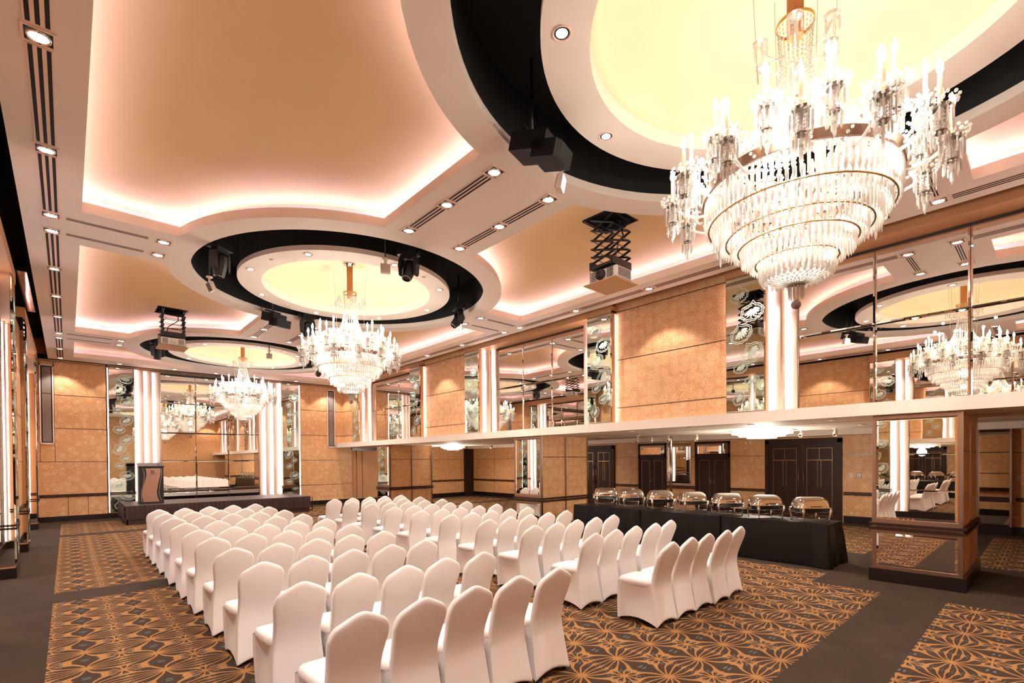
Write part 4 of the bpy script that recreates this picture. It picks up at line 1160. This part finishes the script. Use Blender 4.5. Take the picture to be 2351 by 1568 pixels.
def chafer(x, y, rz, label):
    """roll-top chafing dish, front towards -y of its own frame"""
    t = thing('chafing_dish', label, 'chafing dish', (x, y, .7455), rz, 'steel chafing dishes')
    w, d = .29, .19
    def ring(hw, hd, z, n=36, e=.3):
        pts = []
        for q in range(n):
            a = 2*PI*q/n; ca, sa = math.cos(a), math.sin(a); pts.append((math.copysign(abs(ca)**e, ca)*hw, math.copysign(abs(sa)**e, sa)*hd, z))
        return pts
    b = MB(); L = [ring(w-.03,d-.03,.155), ring(w-.012,d-.012,.17), ring(w-.008,d-.008,.225), ring(w+.012,d+.012,.23), ring(w+.012,d+.012,.242), ring(w-.01,d-.01,.244)]; n = 36
    b.add([p for l in L for p in l], [(k*n+q, k*n+(q+1)%n, (k+1)*n+(q+1)%n, (k+1)*n+q) for k in range(len(L)-1) for q in range(n)] + [tuple(reversed(range(n)))], 0, True)
    body = b.build('water_pan', M['chrome'], t)
    b = MB(); nx, na = 14, 16; vs = []
    for i in range(nx+1):
        u = -1+2*i/nx; s = (1-abs(u)**7)**.5 if abs(u) < 1 else 0; s = max(s, .02)
        xx = u*(w-.004)
        for j in range(na+1):
            a = PI*j/na; vs.append((xx, -(d-.006)*math.cos(a)*(.55+.45*s), .243+.19*math.sin(a)**.9*s))
    b.add(vs, [(i*(na+1)+j, i*(na+1)+j+1, (i+1)*(na+1)+j+1, (i+1)*(na+1)+j) for i in range(nx) for j in range(na)], 0, True)
    lid = b.build('roll_lid', M['chrome'], t)
    b = MB(); b.tube([(-.075,-d-.0,.268),(-.07,-d-.035,.272),(.07,-d-.035,.272),(.075,-d-.0,.268)], .008, 8); b.build('lid_handle', M['blackplastic'], lid)
    for sx in (-1,1):
        b = MB(); T_ = Matrix.Translation((sx*(w+.004),0,.243)) @ Matrix.Rotation(PI/2, 4, 'Y'); b.lathe([(.03,-.018),(.036,-.006),(.036,.006),(.03,.018)], 16, (0,0), 0, True, True, T_); b.build('hinge', M['chrome'], lid)
        for sy in (-1,1):
            l = MB(); l.tube([(sx*(w-.05), sy*(d-.01), .235),(sx*(w-.045), sy*(d+.006), .18),(sx*(w-.055), sy*(d-.004), .10),(sx*(w-.065), sy*(d-.012), .03),(sx*(w-.065), sy*(d-.012), .0)], [.022,.027,.018,.010,.013], 10); l.build('leg', M['chrome'], t)
        b = MB(); b.box(sx*(w+.01)-.014, sx*(w+.01)+.014, -.05, .05, .18, .225); b.build('side_bracket', M['chrome'], body)
    b = MB()
    for sy in (-1,1): b.tube([(-w+.065,sy*(d-.02),.055),(-.1,sy*(d-.03),.045),(.1,sy*(d-.03),.045),(w-.065,sy*(d-.02),.055)], .006, 6)
    for sx in (-1,1): b.tube([(sx*(w-.065),-d+.02,.055),(sx*(w-.11),0,.035),(sx*(w-.065),d-.02,.055)], .006, 6)
    b.build('fuel_rack', M['chrome'], t)
for k, (y, dr) in enumerate(((2.93,0),(3.69,2),(4.42,-3),(5.16,3),(5.92,0),(6.68,2),(7.42,-4))):
    chafer(9.83, y, math.radians(-40+dr), ('steel roll-top chafing dish at the table end nearest the mirror pillar','second steel chafing dish from the draped table corner','third steel chafing dish from the draped table corner','steel chafing dish in the middle of the seven','third steel chafing dish from the wallpapered pillar','second steel chafing dish from the wallpapered pillar','steel chafing dish at the wallpapered pillar end of the row')[k])

# ------------------------------------------------------------------ stage, lectern
def build_stage():
    x0, x1, y0, y1, zt = 1.28, 6.78, 18.85, 21.12, .585
    t = thing('stage_platform', 'low portable stage with dark deck and pleated brown skirt before the mirrors', 'stage', (x0, y0, 0))
    W, D = x1-x0, y1-y0
    for k in range(3):
        b = MB(); b.box(W*k/3+.004, W*(k+1)/3-.004, 0, D, zt-.05, zt); b.build('deck_panel', M['deck'], t)
    b = MB(); b.box(-.006, W+.006, -.012, D, zt-.045, zt-.004); b.build('deck_edge', M['steel'], t)
    def pleat(p, q, n, out):
        m = MB(); vs = []
        for z in (zt-.01, zt-.12, .16):
            for i in range(n*4+1):
                u = i/(n*4); a = .020*(1 if i % 4 in (1,2) else -.3)*(.5 if z > .5 else 1); vs.append((p[0]+(q[0]-p[0])*u+out[0]*(a+.03), p[1]+(q[1]-p[1])*u+out[1]*(a+.03), z))
        N = n*4+1; m.add(vs, [(k*N+i, (k+1)*N+i, (k+1)*N+i+1, k*N+i+1) for k in range(2) for i in range(N-1)], 0, False); return m
    pleat((0,0),(W,0),46,(0,-1)).build('skirt', M['skirt'], t)
    pleat((0,D),(0,0),19,(-1,0)).build('skirt', M['skirt'], t)
    b = MB(); b.box(.03, W-.03, .02, .05, .0, .2); b.box(.03,.06,.02,D,.0,.2); b.build('kick_panel', M['skirt'], t)
    for xx in (W-.05, W+.16):
        for yy in (.25, D-.3):
            l = MB(); l.tube([(xx,yy,0),(xx,yy,zt-.05)], .016, 8); l.build('leg', M['blackplastic'], t)
    b = MB()
    for yy in (.25, D-.3): b.tube([(W-.05,yy,.05),(W+.16,yy,.05)], .014, 6); b.tube([(W-.05,yy,.42),(W+.05,yy,.2),(W+.16,yy,.12)], .012, 6)
    b.build('folding_brace', M['blackplastic'], t)
build_stage()
def build_lectern():
    z0 = .585
    # stands near the stage front, turned square to the hall
    t = thing('lectern', 'black and bronze lectern with wavy front panel standing on the stage', 'lectern', (1.66, 19.35, z0))
    W, D, H = .64, .42, 1.20
    b = MB(); b.box(0, W, 0, D, .045, H); b.build('cabinet', M['blackplastic'], t)
    b = MB(); b.box(-.004, W+.004, -.01, D, 0, .05); b.build('plinth', M['blackplastic'], t)
    b = MB(); b.add([(-.015,-.03,H-.04),(W+.015,-.03,H-.04),(W+.015,D+.02,H+.06),(-.015,D+.02,H+.06),(-.015,-.03,H),(W+.015,-.03,H),(W+.015,D+.02,H+.10),(-.015,D+.02,H+.10)], [(0,3,2,1),(4,5,6,7),(0,1,5,4),(1,2,6,5),(2,3,7,6),(3,0,4,7)]); b.build('reading_top', M['blackplastic'], t)
    zs = [.06+(H-.07-.06)*k/30 for k in range(31)]
    EL = [(0,.19),(.06,.18),(.24,.13),(.44,.18),(.70,.29),(.86,.31),(1.0,.22)]
    ER = [(0,.82),(.06,.80),(.18,.73),(.34,.71),(.59,.79),(.84,.87),(1.0,.85)]
    SL = [(0,.12),(.06,.11),(.29,.09),(.54,.18),(.81,.21),(1.0,.12)]
    SR = [(0,.90),(.09,.89),(.18,.83),(.34,.81),(.59,.87),(.83,.93),(1.0,.89)]
    edge = lambda z, s: lerp_tab((EL, ER)[s], z/H)*W
    stripe = lambda z, s: lerp_tab((SL, SR)[s], z/H)*W
    b = MB(); vs = []
    for z in zs: vs += [(edge(z,0), -.006, z), (edge(z,1), -.006, z)]
    b.add(vs, [(2*k,2*k+1,2*k+3,2*k+2) for k in range(30)]); b.build('front_panel', M['bronzepanel'], t)
    b = MB()
    for s in (0, 1):
        vs = []
        for z in zs: e = stripe(z,s); vs += [(e-.006,-.007,z),(e+.006,-.007,z)]
        b.add(vs, [(2*k,2*k+1,2*k+3,2*k+2) for k in range(30)])
        vs = []
        for z in zs: e = edge(z,s); vs += [(e-.005,-.008,z),(e+.005,-.008,z)]
        b.add(vs, [(2*k,2*k+1,2*k+3,2*k+2) for k in range(30)])
    b.build('silver_stripe', M['steel'], t)
    # square badge with a script H and the name below it
    cx = .565*W; b = MB(); b.box(cx-.046, cx+.046, -.010, -.006, H-.225, H-.145); bd = b.build('badge', M['plinth'], t)
    def text(s, size, x, z, mat, nm, par, shear=0.0):
        cu = bpy.data.curves.new(nm, 'FONT'); cu.body = s; cu.size = size; cu.align_x = 'CENTER'; cu.align_y = 'CENTER'; cu.shear = shear; cu.extrude = .001
        o = bpy.data.objects.new(nm, cu); C.objects.link(o); bpy.context.view_layer.update()
        me = bpy.data.meshes.new_from_object(o.evaluated_get(bpy.context.evaluated_depsgraph_get())); bpy.data.objects.remove(o)
        me.materials.clear(); me.materials.append(mat); p = link(nm, me, par); p.location = (x, -.0125, z); p.rotation_euler = (PI/2,0,0); return p
    text('H', .085, cx, H-.185, M['offwhite'], 'emblem', bd, .35)
    text('Holiday Inn', .042, cx, H-.262, M['plinth'], 'lettering', t, .2)
    b = MB(); b.tube([(W*.82, D*.5, H+.05),(W*.84, D*.45, H+.13),(W*.88, D*.4, H+.14)], .006, 6); b.build('microphone', M['blackplastic'], t)
M['bronzepanel'] = plain('bronze front panel', lin(176,130,108), .38, .35)
build_lectern()

# ------------------------------------------------------------------ annexe lamps
def pendant(x, y, label, k=1.0):
    t = thing('crystal_pendant', label, 'ceiling light', (x, y, 2.5), 0, 'crystal bowl ceiling lights')
    b = MB(); b.lathe([(.10,0),(.10,-.02),(.03,-.03)], 20); b.build('canopy', M['steel'], t)
    n = 30; b = MB(); vs = []
    prof = [(.50,-.05),(.47,-.075),(.40,-.105),(.30,-.135),(.19,-.16),(.09,-.182),(.001,-.19)]
    b.lathe([(r*k, z) for r, z in prof], 40, (0,0), 0, False, False); b.build('crystal_bowl', M['bowl'], t)
    b = MB()
    for q in range(64):
        a = 2*PI*q/64
        for r, z in ((.50,-.045),(.38,-.10),(.24,-.14)): drop(b, r*k*math.cos(a), r*k*math.sin(a), z, z-.045, .014)
    b.lathe([(.50*k,-.03),(.51*k,-.03),(.51*k,-.05),(.50*k,-.05)], 40, (0,0), 0, False, False); b.build('crystal_drops', M['crystal'], t)['kind'] = 'stuff'
    d = bpy.data.lights.new('pendant_glow', 'POINT'); d.energy = 150; d.shadow_soft_size = .2; d.color = (1,.90,.74)
    o = bpy.data.objects.new('pendant_glow', d); C.objects.link(o); o.location = (x, y, 2.12)
pendant(11.75, 4.48, 'lit crystal bowl ceiling light over the buffet', 1.24)
pendant(12.0, 16.95, 'lit crystal bowl ceiling light in the far alcove')
for k, (x, y) in enumerate(((9.4,2.49),(9.4,3.77),(9.4,4.97),(9.4,6.37),(9.4,7.61),(11.4,2.49),(11.4,7.52),(11.4,8.71),(9.4,12.6),(9.4,14.4),(11.4,12.9),(12.2,20.0))):
    t = thing('small_downlight', f'small round downlight in the low ceiling, {("nearest the mirror pillar, balcony edge row","second in the balcony edge row","third in the balcony edge row","fourth in the balcony edge row","fifth in the balcony edge row","inner row by the mirror pillar","inner row over the far chafing dishes","inner row by the middle pillar","past the middle pillar, balcony edge row","before the far pillar, balcony edge row","inner row past the middle pillar","deep in the far alcove")[k]}', 'ceiling light', (x, y, ZS), 0, 'small annexe downlights')
    b = MB(); b.lathe([(.06,0),(.06,-.008),(.045,-.010),(.04,-.003)], 18, (0,0), 0, True, False); b.build('trim_ring', M['offwhite'], t)
    b = MB(); b.lathe([(.001,-.004),(.04,-.004)], 16, (0,0), 0, True, False); b.build('lens', M['lens'], t)
    if k in (1,3,5,6,9,10,11): spot(x, y, ZS-.03, 44, 110, .8)
for x, y in ((14.6,3.6),(14.6,8.0),(14.6,12.5),(14.8,18.6)): spot(x, y, 2.80, 60, 130, .8)  # extra beams with no fittings, added to light the annexe
for k, (x, y) in enumerate(((12.4,3.2),(12.4,3.87),(12.4,6.38),(12.4,7.2),(12.4,7.74),(12.4,8.2),(12.4,14.9),(12.4,17.6))):
    t = thing('track_spotlight', f'small beige spotlight on the annexe ceiling step, {nth(k)} counted from the large double doors', 'spotlight', (x, y, 2.5), 0, 'annexe track spotlights')
    b = MB(); b.lathe([(.04,.0),(.04,-.015),(.012,-.02)], 12); b.tube([(0,0,-.01),(0,0,-.07)], .008, 6); b.build('stem', M['offwhite'], t)
    R_ = Matrix.Translation((0,0,-.10)) @ Matrix.Rotation(math.radians(60 if k % 2 else 40), 4, 'Y'); b = MB()
    b.lathe([(.03,.07),(.042,.04),(.042,-.06),(.036,-.06),(.034,-.03)], 14, (0,0), 0, True, False, R_); h = b.build('lamp_head', M['offwhite'], t)
    b = MB(); b.lathe([(.001,-.032),(.034,-.03)], 14, (0,0), 0, True, False, R_); b.build('lens', M['lens'] if k in (6,) else M['darkgrey'], h)
for k, (y, z) in enumerate(((6.75,2.40),(6.62,2.42))):
    b = MB(); b.box(XB-.06, XB, y-.04, y+.04, z-.08, z); tag(b.build('sensor_box', M['offwhite']), ('pale detector box high on the wall beside the large double doors','smaller pale detector box touching its neighbour high on the wall')[k], 'sensor', 'wall sensors')
# roll-up screen case in the dark gap over the fin wall
t = thing('screen_case', 'long shiny projection screen case hanging in the dark ceiling gap', 'projection screen', (-.56, 13.85, 5.30))
b = MB(); b.box(-.07,.07,-1.57,1.57,0,.10); b.build('case', M['blackplastic'], t)
b = MB(); b.box(-.05,.065,-1.55,1.55,-.006,0); b.build('flap', mk_mirror('pink reflecting flap', (.72,.55,.55,1), .12, .3), t)  # pink tint put into the colour for the lit cove it reflects
b = MB()
for y in (-1.3, 1.3): b.tube([(0,y,.1),(0,y,.75)], .01, 6)
b.build('hanger', M['blackplastic'], t)

# ------------------------------------------------------------------ camera
f_px, px, py = 1126.92, 1175.5, 1068.0
r1 = Vector((.7406, -.0131, .6718)); 
cam = bpy.data.cameras.new('camera'); co = bpy.data.objects.new('camera', cam); C.objects.link(co)
VP1, VP2, PP = Vector((155,1065.5)), Vector((2420,1046.)), Vector((px,py))
f_px = math.sqrt(-(VP1-PP).dot(VP2-PP))
xc = Vector((VP2.x-px, VP2.y-py, f_px)).normalized(); yc = Vector((VP1.x-px, VP1.y-py, f_px)).normalized(); zc = xc.cross(yc)
if zc.y > 0: zc = -zc
zc.normalize()
# rows: world axes seen in the camera (x right, y down, z forward) -> camera axes in the world
right = Vector((xc.x, yc.x, zc.x)); down = Vector((xc.y, yc.y, zc.y)); fwd = Vector((xc.z, yc.z, zc.z))
R3 = Matrix((right, -down, -fwd)).transposed()
co.matrix_world = Matrix.Translation((0,0,1.87)) @ R3.to_4x4()
cam.sensor_fit = 'HORIZONTAL'; cam.sensor_width = 36; cam.lens = f_px/2351*36
cam.shift_x = -(px-1175.5)/2351; cam.shift_y = (py-784)/2351; cam.clip_start = .05; cam.clip_end = 100
SC.camera = co
# ------------------------------------------------------------------ world and view
w = bpy.data.worlds.new('dark surroundings'); SC.world = w; w.use_nodes = True
w.node_tree.nodes['Background'].inputs[0].default_value = (.02,.018,.016,1); w.node_tree.nodes['Background'].inputs[1].default_value = .3
SC.view_settings.view_transform = 'Standard'; SC.view_settings.look = 'None'; SC.view_settings.gamma = 1; SC.view_settings.use_curve_mapping = False
SC.view_settings.exposure = 0.78
cy = SC.cycles; cy.use_denoising = True; cy.max_bounces = 6; cy.diffuse_bounces = 3; cy.glossy_bounces = 4; cy.transparent_max_bounces = 8; cy.sample_clamp_indirect = 5; cy.use_adaptive_sampling = True; cy.adaptive_threshold = .15; cy.adaptive_min_samples = 16; cy.caustics_reflective = False
